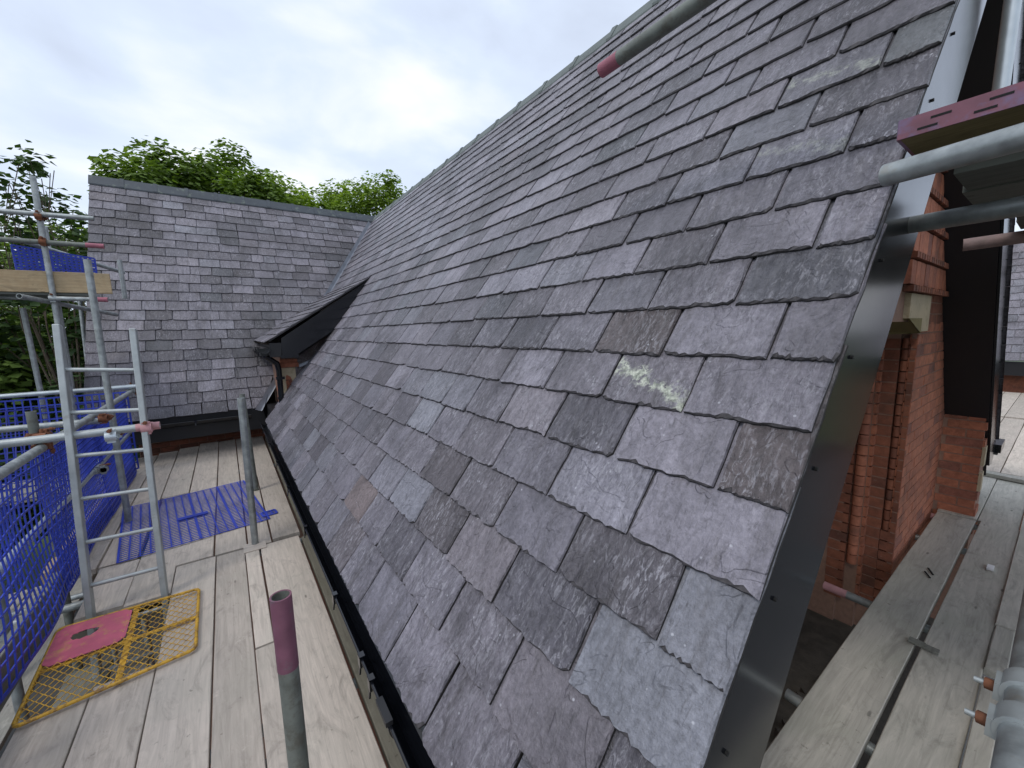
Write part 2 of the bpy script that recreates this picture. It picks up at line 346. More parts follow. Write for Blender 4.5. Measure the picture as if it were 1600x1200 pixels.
def clip(pts, planes):
    for (a, b, c) in planes:          # keep a*x+b*y<=c
        o = []; n = len(pts)
        for i in range(n):
            p, q = pts[i], pts[(i + 1) % n]; dp = a * p[0] + b * p[1] - c; dq = a * q[0] + b * q[1] - c
            if dp <= 0: o.append(p)
            if dp * dq < 0: k = dp / (dp - dq); o.append([p[0] + (q[0] - p[0]) * k, p[1] + (q[1] - p[1]) * k])
        pts = o
        if len(pts) < 3: return []
    return pts
def slate_geo(w_, r, det, planes=(), tt=None, L_=SL):
    tt = tt or T
    base = clip(outline(w_, L_, r, det), planes)
    n = len(base)
    if n < 3: return None
    lift = lambda y: 2.2 * tt * (1 - y / .39)
    cx = sum(p[0] for p in base) / n; cy = sum(p[1] for p in base) / n
    def inset(p, d):
        i = base.index(p); a = base[i - 1]; b = base[(i + 1) % n]
        e = Vector((b[0] - a[0], b[1] - a[1]))
        if e.length < 1e-6: return p
        e.normalize(); nn_ = Vector((-e.y, e.x)); return [p[0] + nn_.x * d, p[1] + nn_.y * d]
    vs = []; fs = []
    big = 1.0 if det else .7
    for p in base: vs.append((p[0], p[1], lift(p[1])))
    r1 = []; r2 = []
    for p in base:
        tail = p[1] < .03
        d1 = r.uniform(0, .0016) * big; d2 = (r.uniform(.0012, .0065) if tail else r.uniform(.001, .006)) * big
        if det > 1 and tail and r.random() < .12: d2 += .006
        q = inset(p, d1); r1.append((q[0], q[1], lift(q[1]) + tt * r.uniform(.35, .55)))
        q = inset(p, d2); r2.append((q[0], q[1], lift(q[1]) + tt * r.uniform(.96, 1.04)))
    vs += r1 + r2
    for k in (0, n): fs += [(k + i, k + (i + 1) % n, k + n + (i + 1) % n, k + n + i) for i in range(n)]
    fs.append(tuple(range(2 * n, 3 * n)))
    return vs, fs
def mesh_of(vs, fs, name='slate'):
    me = bpy.data.meshes.new(name); me.from_pydata(vs, [], fs); me.materials.append(M['slate']); me.materials.append(M['slate_edge_shade'])
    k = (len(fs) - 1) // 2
    me.materials.append(M['slate_chip_shade'])
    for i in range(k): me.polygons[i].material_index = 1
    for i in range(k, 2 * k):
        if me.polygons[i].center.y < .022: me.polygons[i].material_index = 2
    me.update(); return me
class Pool:
    def __init__(s, det, n=22, w_=.3):
        s.m = []; s.w = w_
        for i in range(n): s.m.append(mesh_of(*slate_geo(w_, random.Random(100 + i * 7 + det), det)))
pools = {1: Pool(1), 0: Pool(0)}
def tone_hue(r):
    x = r.random()
    t_ = r.gauss(1.0, .12)
    if x < .17: t_ = r.uniform(.55, .75)
    elif x < .28: t_ = r.uniform(1.2, 1.4)
    return max(.45, min(1.5, t_)), min(.8, max(.2, r.gauss(.50, .10)))
def slope_mat(O, A, S):
    A = Vector(A).normalized(); S = Vector(S).normalized(); Nn = A.cross(S).normalized()
    if Nn.z < 0: Nn = -Nn
    return Matrix((( A.x, S.x, Nn.x, O[0]), (A.y, S.y, Nn.y, O[1]), (A.z, S.z, Nn.z, O[2]), (0, 0, 0, 1)))
def lay_slope(parent, mt, cells, limit, patch=.22):
    """cells: (a0, width, s, det, planes, overrides, size key). mt: slope frame, local x along course, y up slope.
    frames here are kept right-handed by mirroring x when needed"""
    cells = sorted(cells, key=lambda c: c[6]); stuff = MB(); tones = []; hues = []
    for k, (a0, wd, s0, det, planes, ov, key) in enumerate(cells):
        r = random.Random(k * 13 + 5); tn, hu = tone_hue(r)
        if ov: tn = ov.get('t', tn); hu = ov.get('h', hu)
        pw = mt @ Vector((a0 + wd / 2, s0, 0)); pn = noise.noise(pw * 1.15 + Vector((3, 7, 1))) + .5 * noise.noise(pw * 2.6)
        if not ov: tn *= (1.08 if patch < .3 else .98) - patch * max(0, min(1, (pn - .02) * 3.2))
        jit = Matrix.Translation((0, r.gauss(0, .0018), r.uniform(0, .0012))) @ Matrix.Rotation(r.gauss(0, .0045), 4, 'Z') @ Matrix.Rotation(r.gauss(0, .004), 4, 'Y')
        loc = mt @ Matrix.Translation((a0, s0, 0)) @ jit
        pl = [(a, b, c - a * a0 - b * s0) for a, b, c in planes]
        if k < limit:
            if det > 1 or pl:
                gg = slate_geo(wd, r, det, pl)
                if not gg: continue
                me = mesh_of(*gg)
                loc2 = loc
            else:
                pool = pools[det]; me = pool.m[r.randrange(len(pool.m))]; loc2 = loc @ Matrix.Diagonal((wd / pool.w, 1, 1, 1))
            o = bpy.data.objects.new('slate', me); C.objects.link(o); o.parent = parent; o.matrix_local = loc2
            o['stone'] = tn; o['shue'] = hu
            if ov and 'l' in ov: o['lichen'] = ov['l']
            if ov and 's' in ov: o['smooth'] = ov['s']
            elif r.random() < .22: o['smooth'] = r.uniform(.2, .5)
            if ov and 'label' in ov: o['label'] = ov['label']
        else:
            gg = slate_geo(wd, r, 0, pl)
            if not gg: continue
            n0 = len(stuff.f); stuff.add([loc @ Vector(v) for v in gg[0]], gg[1]); c = len(stuff.f) - n0
            tones += [tn] * c; hues += [hu] * c
    if stuff.f:
        me = bpy.data.meshes.new('slate_courses'); me.from_pydata(stuff.v, [], stuff.f)
        for nm, dat in (('tone', tones), ('hue', hues)):
            at = me.attributes.new(nm, 'FLOAT', 'FACE'); at.data.foreach_set('value', dat)
        me.update(); o = link('slate_courses', me, M['slate'], parent); o['kind'] = 'stuff'

# ------------------------------------------------------------------ main roof
main = thing('main_roof', 'steep slate roof slope filling the picture, with black verge board at its near end', 'roof', (0, 0, 0))
# local x of slope must run so that (x, y, n) is right handed and n points up/out (-x, +z): A = -Y
mt_main = slope_mat((EX, 0, EZ), (0, -1, 0), (CP, 0, SP))
joints = {0: [.65, .96, 1.27, 1.61], 1: [.47, .78, 1.09, 1.41, 1.72], 2: [.61, .93, 1.24, 1.54, 1.85, 2.17], 3: [.45, .76, 1.08, 1.40, 1.70, 2.02, 2.33, 2.64, 2.95],
          4: [.61, .92, 1.24, 1.55], 5: [.45, .75, 1.05, 1.35, 1.63, 1.88], 6: [.60, .89, 1.18], 7: [.44, .74, 1.02, 1.32], 8: [.58, .87, 1.16, 1.46, 1.76, 2.06, 2.36, 2.66, 2.98],
          9: [.43, .72, 1.01, 1.29, 1.59], 10: [.58, .87, 1.15, 1.43], 11: [.44, .72, 1.02, 1.30, 1.60], 12: [.58, .87, 1.14, 1.44], 13: [.43, .72, .99, 1.29, 1.57], 14: [.58, .87, 1.14], 15: [.43, .72]}
special = {(7, .74, 1.02): {'t': .62, 'h': .05, 'label': 'dark brownish slate above the lichen-marked one'}, (5, .30, .45): {'t': .62, 'h': .05},
           (6, .60, .89): {'t': .95, 'h': .35, 'l': 1.0, 'label': 'slate crossed by a pale green lichen streak'},
           (4, .30, .61): {'t': 1.32, 'h': .5, 's': .45}, (5, .45, .75): {'t': 1.24, 'h': .45, 's': .5}, (3, .30, .45): {'t': 1.18, 'h': .74, 's': .4},
           (2, .30, .61): {'t': 1.34, 'h': .76, 's': .48, 'label': 'large smooth bluish slate at the bottom of the verge'}, (3, .45, .76): {'t': .66, 'h': .3}, (2, .61, .93): {'t': .68, 'h': .55},
           (4, .61, .92): {'t': 1.42, 'h': .6}, (1, .47, .78): {'t': .95, 'h': .25}, (1, .78, 1.09): {'t': .95, 'h': .4},
           (5, 1.88, 2.17): {'t': 1.15, 'h': .72}, (4, 1.85, 2.14): {'t': 1.4, 'h': .74}, (2, 1.54, 1.85): {'t': 1.35, 'h': .7, 's': .4}, (1, 2.03, 2.33): {'t': 1.15, 'h': 0.0, 's': .4},
           (2, 1.24, 1.54): {'t': .6, 'h': .2}, (3, 1.40, 1.70): {'t': .62, 'h': .2}, (3, 1.08, 1.40): {'t': .8, 'h': .3}, (12, 1.73, 2.03): {'t': .45, 'h': 0.0},
           (11, .44, .72): {'t': 1.0, 'h': .6, 'l': .3}, (13, .30, .43): {'t': .8, 'h': .9}, (13, .43, .72): {'t': 1.05, 'h': .6, 'l': .45},
           (8, .58, .87): {'t': 1.12, 'h': .45}, (7, .44, .74): {'t': 1.15, 'h': .5}, (6, .30, .60): {'t': 1.2, 'h': .45}, (9, .43, .72): {'t': 1.2, 'h': .48, 's': .4}}
special = {(k[0], round(k[1], 2), round(k[2], 2)): v for k, v in special.items()}
YD = 5.70                                  # face of the dormer
TIP = 2.368                                # slope height of the dormer tip
VAL = lambda s: 6.86 + .5878 * s * 1.0     # valley line in plan (y) for slope length s
def view_key(p): return Vector(p).length
cells = []
for k in range(0, 26):
    s0 = .047 + GA * k; js = [VY + (.0 if k % 2 else 0)] + joints.get(k, [.44 if k % 2 else .59])
    js[0] = VY + rnd.uniform(-.006, .006)
    while js[-1] < 10.2: js.append(js[-1] + (.298 if len(js) > 1 else .3) + rnd.gauss(0, .009))
    for y0, y1 in zip(js, js[1:]):
        planes = [(0, 1, 4.50)] if k > 21 else []
        ymid = (y0 + y1) / 2
        if ymid > VAL(s0) + .5: continue
        if s0 < TIP - .1:
            lim = 6.08 if s0 < .75 else (5.86 if s0 < 1.1 else YD + .08)
            if y0 > lim: continue
            if y1 > lim: planes.append((-1, 0, lim))
        else:
            # dormer roof top edge lies over these; valley clip: a*x + b*y <= c with x=-y_world
            if y1 > VAL(s0) - .6: planes.append((-1, -.5878, 6.86 - .085))
        pos = mt_main @ Vector((-ymid, s0 + .09, 0))
        d = pos.length; det = 2 if d < 2.3 else (1 if d < 4.5 else 0)
        ov = special.get((k, round(y0 if y0 > .32 else .30, 2), round(y1, 2)))
        if ov is None and y0 > 1.8:
            for kk, vv in special.items():
                if kk[0] == k and abs(kk[1] - y0) < .16 and kk[1] > 1.8: ov = vv; break
        gap = .0075 + abs(rnd.gauss(0, .002))
        u_hidden = s0 < TIP and y0 > YD
        # visible size: foreshortened area
        Nn = mt_main.to_3x3() @ Vector((0, 0, 1)); vis = abs(Nn.dot(pos.normalized())) / d ** 2
        infr = 1 if (RW[0][2] * pos.x + RW[1][2] * pos.y + RW[2][2] * pos.z) > .1 else 0
        if infr:
            cc = [sum(RW[i][j] * pos[i] for i in range(3)) for j in range(3)]; u = 800 + 624 * cc[0] / cc[2]; v_ = 600 + 624 * cc[1] / cc[2]
            if u > 1650 or v_ < -80 or v_ > 1300: infr = 0
        cells.append((-y1 + gap, (y1 - y0) - gap, s0 - (.032 if k == 0 else 0), det, planes, ov, -vis * infr))
lay_slope(main, mt_main, cells, 300)
# under-eaves course and roof deck wedge
d = MB(); off = -.012
def mp_(y, s, h=0): return mt_main @ Vector((-y, s, h))
d.add([mp_(VY + .02, .06, off), mp_(6.06, .06, off), mp_(5.74, TIP, off), mp_(7.8, TIP, off), mp_(9.43, 4.53, off), mp_(VY + .02, 4.53, off)], [(0, 1, 2, 3, 4, 5)])
me = d.mesh('roof_underlay'); link('roof_underlay', me, M['timber'], main)
# far slope of the main roof (behind the ridge): slates along its near verge are built, the rest is one sheet
mt_back = slope_mat((2 * RX - EX, 0, EZ), (0, 1, 0), (-CP, 0, SP))
bk = MB(); bk.add([mt_back @ Vector(p) for p in ((VY + .9, 0, -.004), (9.43, 0, -.004), (9.43, 4.53, -.004), (VY + .9, 4.53, -.004))], [(0, 1, 2, 3)], tone=.9)
bk.build('far_slope', M['slate'], main)
st = MB(); tn = []; hu = []
for k in range(26):
    x = VY
    for q in range(4):
        wd = .15 if (q == 0 and k % 2) else .3
        gg = slate_geo(wd - .004, random.Random(k * 9 + q), 1)
        n0 = len(st.f); st.add([mt_back @ Vector((x + v[0], .047 + GA * k + v[1], v[2])) for v in gg[0]], gg[1]); a, b = tone_hue(rnd)
        tn += [a] * (len(st.f) - n0); hu += [b] * (len(st.f) - n0); x += wd
me = bpy.data.meshes.new('slate_courses'); me.from_pydata(st.v, [], st.f)
for nm, dat in (('tone', tn), ('hue', hu)):
    at = me.attributes.new(nm, 'FLOAT', 'FACE'); at.data.foreach_set('value', dat)
link('slate_courses', me, M['slate'], main)['kind'] = 'stuff'

def ridge_run(parent, a, b, n, m1, pit, wing=.13, bumpy=0):
    a = Vector(a); b = Vector(b); d = (b - a); step = d / n; dn = d.normalized(); side = Vector((-dn.y, dn.x, 0))
    for i in range(n):
        p = a + step * i; q = p + step * .985 - dn * 0; mb = MB()
        def sec(c, lift, ext=0):
            ap = c + Vector((0, 0, lift)); l = c + side * (wing + ext) * math.cos(pit) + Vector((0, 0, -(wing + ext) * math.sin(pit) + lift))
            r_ = c - side * (wing + ext) * math.cos(pit) + Vector((0, 0, -(wing + ext) * math.sin(pit) + lift))
            th_ = .016
            return [l, ap + side * .012 - Vector((0, 0, .006)), ap - side * .012 - Vector((0, 0, .006)), r_, r_ - Vector((0, 0, th_ * 1.3)), ap - Vector((0, 0, th_ * 1.9)), l - Vector((0, 0, th_ * 1.3))]
        l0 = .038 + rnd.uniform(-.003, .003)
        s1 = sec(p, l0); s2 = sec(q, l0)
        n_ = 7; mb.add(s1 + s2, [(j, (j + 1) % n_, n_ + (j + 1) % n_, n_ + j) for j in range(n_)] + [tuple(range(n_))[::-1], tuple(range(n_, 2 * n_))])
        k0 = sec(q - dn * .045, l0 + .012, .006); k1 = sec(q + dn * .006, l0 + .012 + bumpy, .006)
        mb.add(k0 + k1, [(j, (j + 1) % n_, n_ + (j + 1) % n_, n_ + j) for j in range(n_)] + [tuple(range(n_))[::-1], tuple(range(n_, 2 * n_))])
        mb.build('ridge_tile', m1, parent)
ridge_run(main, (RX, VY, RZ + .02), (RX, 9.5, RZ + .02), 20, M['ridge_green'], PIT, .15, .006)

# verge boards of the gable (both slopes), with screws; soffits behind them
def verge(parent, flip, name='barge_board'):
    sx = (lambda x: 2 * RX - x) if flip else (lambda x: x)
    P0 = Vector((EX, 0, EZ)); S = Vector((CP, 0, SP)); Nd = Vector((SP, 0, -CP))   # Nd points down under the slope
    def pt(s, d, y): v = P0 + S * s + Nd * d; return (sx(v.x), y, v.z)
    top = (RX - EX) / CP
    ll = [(-.02, .012), (top, .012), (top + .345 * CP / SP * 0, .012)]
    a = pt(-.03, .014, 0); b_ = pt(top, .014, 0); 
    # lower edge meets the centre line plumb below the apex
    s_low = top + .335 / math.tan(math.pi / 2 - PIT) * -1 if False else top - 0
    # point on the lower edge with x = RX: EX + CP*s + SP*.34 = RX
    s_c = (RX - EX - SP * .34) / CP
    c = pt(s_c, .34, 0); d_ = pt(.40, .34, 0); e_ = (a[0], 0, c[2] * 0 + pt(.0, .34, 0)[2] + .14)
    poly = [a, b_, c, pt(.10, .34, 0), pt(-.03, .20, 0)]
    mb = MB(); mb.prism([(p[0], VY + .016, p[2]) for p in poly], (0, .016, 0))
    # small return lip under the board
    o = mb.build(name, M['black'], parent)
    bv = o.modifiers.new('bevel', 'BEVEL'); bv.width = .003; bv.segments = 2
    k = 0
    for s in [.17 + .305 * i for i in range(14)]:
        for dd in (.10,):
            if s > s_c + .3: continue
            p = pt(s, dd, VY + .0155); m2 = MB(); m2.tube(p, (p[0], VY + .0105, p[2]), .0048, 10); m2.build('screw', M['dark'], o)
    # soffit
    sf = MB(); s0, s1 = -.03, s_c
    sf.add([pt(s0, .33, VY + .032), pt(s1, .33, VY + .032), pt(s1, .33, .585), pt(s0, .33, .585), pt(s0, .345, VY + .032), pt(s1, .345, VY + .032), pt(s1, .345, .585), pt(s0, .345, .585)],
           [(0, 1, 2, 3), (7, 6, 5, 4), (0, 4, 5, 1), (1, 5, 6, 2), (2, 6, 7, 3), (3, 7, 4, 0)])
    sf.build('soffit', M['blackmatt'], parent)
    bx = MB(); bx.prism([pt(-.03, .014, VY + .04), pt(.0, .33, VY + .04), pt(.35, .33, VY + .04), pt(.35, .03, VY + .04)], (0, .2, 0)); bx.build('soffit_box_end', M['blackmatt'], parent)
verge(main, False); verge(main, True)

# eaves gutter, half round, with brackets and a union
def gutter(parent, a, b, r=.062, brackets=(), union=(), up=Vector((0, 0, 1)), out=None):
    a = Vector(a); b = Vector(b); d = (b - a).normalized(); sd = out or d.cross(up).normalized()
    mb = MB(); n = 14; t_ = .004
    def ring(c):
        o = [c + sd * r * math.cos(math.pi * i / n) - up * r * math.sin(math.pi * i / n) for i in range(n + 1)]
        q = [c + sd * (r - t_) * math.cos(math.pi * i / n) - up * (r - t_) * math.sin(math.pi * i / n) for i in range(n, -1, -1)]
        return o + q
    A_, B_ = ring(a), ring(b); m = len(A_)
    mb.add(A_ + B_, [(i, (i + 1) % m, m + (i + 1) % m, m + i) for i in range(m)] + [tuple(range(m)), tuple(range(m, 2 * m))[::-1]])
    mb.tube(a + sd * (r + .001), b + sd * (r + .001), .0055, 8)
    g_ = mb.build('gutter', M['black'], parent)
    for t0 in brackets:
        c = a + d * t0; mb = MB()
        for i in range(n): 
            p = c + sd * (r + .004) * math.cos(math.pi * i / n) - up * (r + .004) * math.sin(math.pi * i / n)
            q = c + sd * (r + .004) * math.cos(math.pi * (i + 1) / n) - up * (r + .004) * math.sin(math.pi * (i + 1) / n)
            mb.bar(p, q, .026, .006, up=(p - c).normalized())
        e_ = c + sd * (r + .006); mb.bar(e_ - up * .03, e_ + up * .014, .028, .008, up=sd); mb.bar(e_ + up * .012 - sd * .016, e_ + up * .012 + sd * .004, .028, .005)
        mb.bar(e_ - up * .028, e_ - up * .06 + sd * .004, .012, .006, up=sd)
        mb.build('bracket', M['black'], g_)
    for t0 in union:
        c = a + d * t0; mb = MB(); 
        for i in range(n):
            p = c + sd * (r + .006) * math.cos(math.pi * i / n) - up * (r + .006) * math.sin(math.pi * i / n)
            q = c + sd * (r + .006) * math.cos(math.pi * (i + 1) / n) - up * (r + .006) * math.sin(math.pi * (i + 1) / n)
            mb.bar(p, q, .11, .006, up=(p - c).normalized())
        mb.bar(c + sd * (r + .004) + up * .012 - d * .05, c + sd * (r + .004) + up * .012 + d * .05, .022, .016)
        mb.build('gutter_union', M['blackmatt'], g_)
    return g_
gutter(main, (.360, VY + .03, -1.172), (.360, 6.45, -1.19), brackets=[.18, .48, .95, 1.07, 1.5, 2.3, 3.1, 3.9, 4.7, 5.5], union=[.80], out=Vector((-1, 0, 0)))
fb = MB(); fb.box((.418, VY + .04, -1.40), (.436, 6.9, -1.17)); fb.build('fascia', M['blackmatt'], main)
sb = MB(); sb.box((.42, VY + .3, -1.385), (.75, 6.9, -1.37)); sb.build('eaves_soffit', M['blackmatt'], main)

# ------------------------------------------------------------------ cross wing roof
WE, WZ = 6.96, -1.09; WP = math.atan2(2.52 - WZ, RY - WE); CW, SW = math.cos(WP), math.sin(WP); WLEN = (2.52 - WZ) / SW
wing = thing('wing_roof', 'slate roof of the lower cross wing beyond the scaffold, its ridge level before the trees', 'roof')
mt_w = slope_mat((0, WE, WZ), (1, 0, 0), (0, CW, SW))
cells = []; XL = -1.50
for k in range(0, 25):
    s0 = WLEN / 24.6 * k; x = XL + rnd.uniform(-.006, .006); first = True
    xv = EX + (2.52 - EZ) / SP * CP * (s0 / WLEN)     # valley x at this height
    while x < xv + .02:
        wd = (.15 if (k % 2 and first) else (.30 if first else .285)) + rnd.gauss(0, .008)
        if rnd.random() < .06 and not first: wd *= .62
        planes = [(0, 1, WLEN - .01)] if k > 21 else []
        if x + wd > xv - .45:
            sl = (RX - EX) / WLEN; planes.append((1, -sl, EX - .07))
        d0 = (mt_w @ Vector((x, s0, 0))).length
        cells.append((x + .002, wd - .0085, s0, 0, planes, None, x * .0 + (1 if x > xv else 0)))
        x += wd; first = False
lay_slope(wing, mt_w, cells, 300, .42)
print('wing cells', len(cells))
d = MB(); d.add([mt_w @ Vector(p) for p in ((XL + .02, .02, -.012), (EX, .02, -.012), (RX, WLEN, -.012), (XL + .02, WLEN, -.012))], [(0, 1, 2, 3)]); d.build('roof_underlay', M['timber'], wing)
bw = MB(); bw.add([(XL, RY, 2.52), (RX + 3.2, RY, 2.52), (RX + 3.2, RY + 2.7, -1.2), (XL, RY + 2.7, -1.2)], [(0, 1, 2, 3)], tone=.9); bw.build('far_slope', M['slate'], wing)
ridge_run(wing, (XL - .01, RY, 2.565), (RX + .05, RY, 2.565), 11, M['ridge'], WP, .185)
vb = MB(); vb.prism([(XL + .03, WE + .02, WZ - .03), (XL + .03, RY, 2.49), (XL + .03, RY, 2.30), (XL + .03, WE + .14, WZ - .10)], (.03, 0, 0)); vb.build('barge_board', M['blackmatt'], wing)
# gable under the wing verge (faces left, seen edge-on) and the wall under its eaves
gutter(wing, (XL - .02, WE - .035, WZ - .055), (.22, WE - .035, WZ - .055), brackets=[.3, 1.1], out=Vector((0, -1, 0)))
fw = MB(); fw.box((XL, WE + .022, WZ - .30), (.62, WE + .045, WZ + .018)); fw.build('fascia', M['blackmatt'], wing)
sw = MB(); sw.box((XL, WE + .045, WZ - .305), (.62, WE + .5, WZ - .29)); sw.build('soffit', M['blackmatt'], wing)
# lead valley
def ribbon(name, pts, wd, n1_, n2_, material, parent, h=.02, roll=True):
    mb = MB(); a, b = Vector(pts[0]), Vector(pts[1]); d_ = (b - a)
    seg = 14; rows = []
    for i in range(seg + 1):
        p = a + d_ * i / seg; l = .002 * math.sin(i * 2.1)
        rows.append([p + n1_ * wd + Vector((0, 0, h + l)), p + n1_ * wd * .45 + Vector((0, 0, h * .4)), p + Vector((0, 0, h * .2)), p + n2_ * wd * .45 + Vector((0, 0, h * .4)), p + n2_ * wd + Vector((0, 0, h + l))])
    vs = [v for r_ in rows for v in r_]
    mb.add(vs, [(i * 5 + j, i * 5 + j + 1, i * 5 + 5 + j + 1, i * 5 + 5 + j) for i in range(seg) for j in range(4)], smooth=True)
    return mb.build(name, material, parent)
ribbon('valley_flashing', [(EX, 6.90, -1.12), (RX - .02, RY - .02, 2.50)], .085, Vector((-.8, -.2, .1)).normalized(), Vector((.2, -.75, .3)).normalized(), M['lead'], wing, .03)

# ------------------------------------------------------------------ dormer (catslide) at the far end of the main roof
dor = thing('dormer', 'small slate-roofed dormer with black barge board and brick pier by the far gutter corner', 'dormer')
DX0, DZ0, DX1, DZ1 = .40, -.115, 1.76, .775
DPT = math.atan2(DZ1 - DZ0, DX1 - DX0); CD, SD_ = math.cos(DPT), math.sin(DPT); DLEN = math.hypot(DX1 - DX0, DZ1 - DZ0)
mt_d = slope_mat((DX0, 0, DZ0), (0, -1, 0), (CD, 0, SD_))
cells = []
for k in range(0, 10):
    s0 = .165 * k
    if s0 > DLEN - .05: break
    y = YD - .05; first = True; z = DZ0 + SD_ * s0; ye = WE + (z - WZ) / math.tan(WP) + .03
    while y < ye:
        wd = (.15 if (k % 2 and first) else .29) + rnd.gauss(0, .008)
        zz = math.tan(WP)
        cells.append((-(y + wd) + .003, wd - .005, s0, 0, [(0, 1, DLEN + .05)], None, 0)); y += wd; first = False
lay_slope(dor, mt_d, cells, 200)
S_ = Vector((CD, 0, SD_)); 
def dp(s, dn, y): return (DX0 + CD * s + SD_ * dn * 0, y, DZ0 + SD_ * s - dn)
YW = 6.06
bb = MB(); bb.prism([(.575, YD - .03, -.045), (1.77, YD - .03, .775), (1.60, YD - .03, .40), (1.30, YD - .03, .115), (.745, YD - .03, -.245), (.745, YD - .03, -.285), (.56, YD - .03, -.278)], (0, .022, 0)); bb.build('barge_board', M['black'], dor)
lp = MB(); lp.box((.553, YD - .04, -.29), (.752, YD - .028, -.25)); lp.build('barge_end_cap', M['black'], dor)
cap = MB(); cap.bar(dp(0.05, -.012, YD - .04), dp(DLEN, -.012, YD - .04), .03, .012); cap.build('verge_trim', M['blackmatt'], dor)
sf = MB(); sf.add([(.56, YD, -.27), (.745, YD, -.27), (1.30, YD, .10), (1.7, YD, .55), (1.7, YW, .55), (1.30, YW, .10), (.745, YW, -.27), (.56, YW, -.27)], [(0, 1, 6, 7), (1, 2, 5, 6), (2, 3, 4, 5)]); sf.build('soffit', M['blackmatt'], dor)
dd_ = MB(); dd_.add([dp(0.02, .014, YD), dp(DLEN, .014, YD), dp(DLEN, .014, 8.3), dp(.02, .014, 7.65)], [(0, 1, 2, 3)]); dd_.build('roof_underlay', M['timber'], dor)
ck = MB(); ck.prism([(.72, YW, -.66), (.76, YW, -.26), (1.30, YW, .10), (1.45, YW, .32)], (0, .02, 0), tone=.75); ck.build('slate_cheek', M['slate'], dor)
wallc = MB(); wallc.box((.585, YW + .04, -1.9), (.76, 7.6, -.30)); wallc.build('wall_core', M['mortar'], dor)
for i in range(16):
    z0 = -1.50 + i * .075
    if z0 + .068 > -.46: break
    for (u0, u1) in (((.580, .66), (.667, .755)) if i % 2 else ((.580, .61), (.617, .72), (.727, .755))):
        b_ = MB(); b_.box((u0, YW + .005, z0), (u1, YW + .05, z0 + .066)); b_.build('brick', M['brick'], dor)
    for q_ in range(3):
        b_ = MB(); b_.box((.575, YW + .054 + .225 * q_ + .1 * (i % 2), z0), (.60, YW + .27 + .225 * q_ + .1 * (i % 2), z0 + .066)); b_.build('brick', M['brick'], dor)
stn = MB(); stn.prism([(.577, YW - .006, -.80), (.622, YW - .006, -.80), (.622, YW - .006, -.56), (.635, YW - .006, -.53), (.68, YW - .006, -.56), (.70, YW - .006, -.62), (.70, YW - .006, -.74), (.745, YW - .006, -.70), (.745, YW - .006, -.44), (.577, YW - .006, -.44)], (0, .02, 0)); stn.build('stone_surround', M['stone'], dor)
cp = MB(); cp.box((.565, YW - .03, -.43), (.785, YW + .10, -.375)); cp.box((.575, YW - .015, -.373), (.775, YW + .10, -.325)); cp.build('brick_cap', M['brick'], dor)
ls = MB(); ls.prism([(.79, YW - .05, -.44), (.98, YW - .05, -.37), (.98, YW - .04, -.33), (.79, YW - .04, -.40)], (0, .08, 0)); ls.build('lead_soaker', M['lead'], dor)
gutter(dor, (.385, YD - .08, -.165), (.385, 7.5, -.165), out=Vector((-1, 0, 0)), brackets=[.05, .5])
gb = MB(); gb.box((.44, YD - .03, -.27), (.57, YD + .02, -.10)); gb.box((.455, YD + .022, -.27), (.47, 7.5, -.125)); gb.build('fascia', M['blackmatt'], dor)
es = MB(); es.box((.47, YD + .03, -.275), (.58, 7.5, -.262)); es.build('eaves_soffit', M['blackmatt'], dor)
dpipe = MB(); dpipe.path([(.40, 5.92, -.18), (.41, 5.93, -.27), (.53, 5.97, -.37), (.545, 5.98, -.45), (.54, 5.98, -.95), (.50, 5.98, -1.15)], .034, 12)
dpipe.box((.35, 5.86, -.26), (.44, 5.98, -.17)); dpipe.build('downpipe', M['black'], dor)
for z in (-.56, -.82): b_ = MB(); b_.bar((.50, 5.94, z), (.60, 5.96, z), .02, .035); b_.build('pipe_clip', M['black'], dor)
fl = MB(); fl.add([(.24, 6.94, -1.09), (.38, 6.92, -1.12), (.56, 7.10, -.85), (.57, 7.26, -.60), (.50, 7.24, -.66)], [(0, 1, 2, 3, 4)]); fl.build('sheet_flashing', M['black'], dor)
fl = MB(); fl.add([(.38, 6.90, -1.10), (.57, 7.20, -.62), (.575, 7.20, -1.25), (.40, 6.90, -1.25)], [(0, 1, 2, 3)]); fl.box((.43, 6.12, -1.42), (.57, 7.2, -1.02)); fl.build('upstand', M['blackmatt'], dor)

# ------------------------------------------------------------------ gable wall under the verge
gw = thing('gable_wall', 'red brick gable wall with moulded brick jamb and stone springer under the black verge', 'wall')
core = MB()
core.box((3.700, .586, GR), (5.00, .95, .95)); core.box((3.654, .587, GR), (3.699, .611, 0)); core.box((3.654, .664, GR), (3.699, .76, 0)); core.box((5.004, .350, GR), (5.40, .95, -.30)); core.box((.9, 1.1, GR), (2.38, 1.3, -.4))
core.box((3.609, .752, GR), (3.66, 1.3, 0)); core.box((3.579, .86, GR), (3.64, 1.3, 0))
core.box((2.38, 1.2, GR), (3.62, 1.3, .2)); core.box((2.38, .602, .0), (3.66, 1.2, 1.5)); core.prism([(.75, .6, -1.5), (5.0, .6, -.9), (5.0, .6, -.3), (3.02, .6, 2.1), (.9, .6, -.9)][0:0] or [(1.1, .604, -.9), (2.38, .604, -.9), (2.38, .604, 1.2)], (0, .3, 0))
core.build('wall_core', M['mortar'], gw)
bk_n = 0
def brick(a, b, m_=None):
    global bk_n; bk_n += 1
    r = rnd.uniform; mb = MB(); j = [r(-.0015, .0015) for _ in range(3)]
    mb.box((a[0], a[1] + j[0], a[2] + j[1]), (b[0], b[1], b[2] + j[2])); return mb.build('brick', m_ or M['brick'], gw)
CO = .075
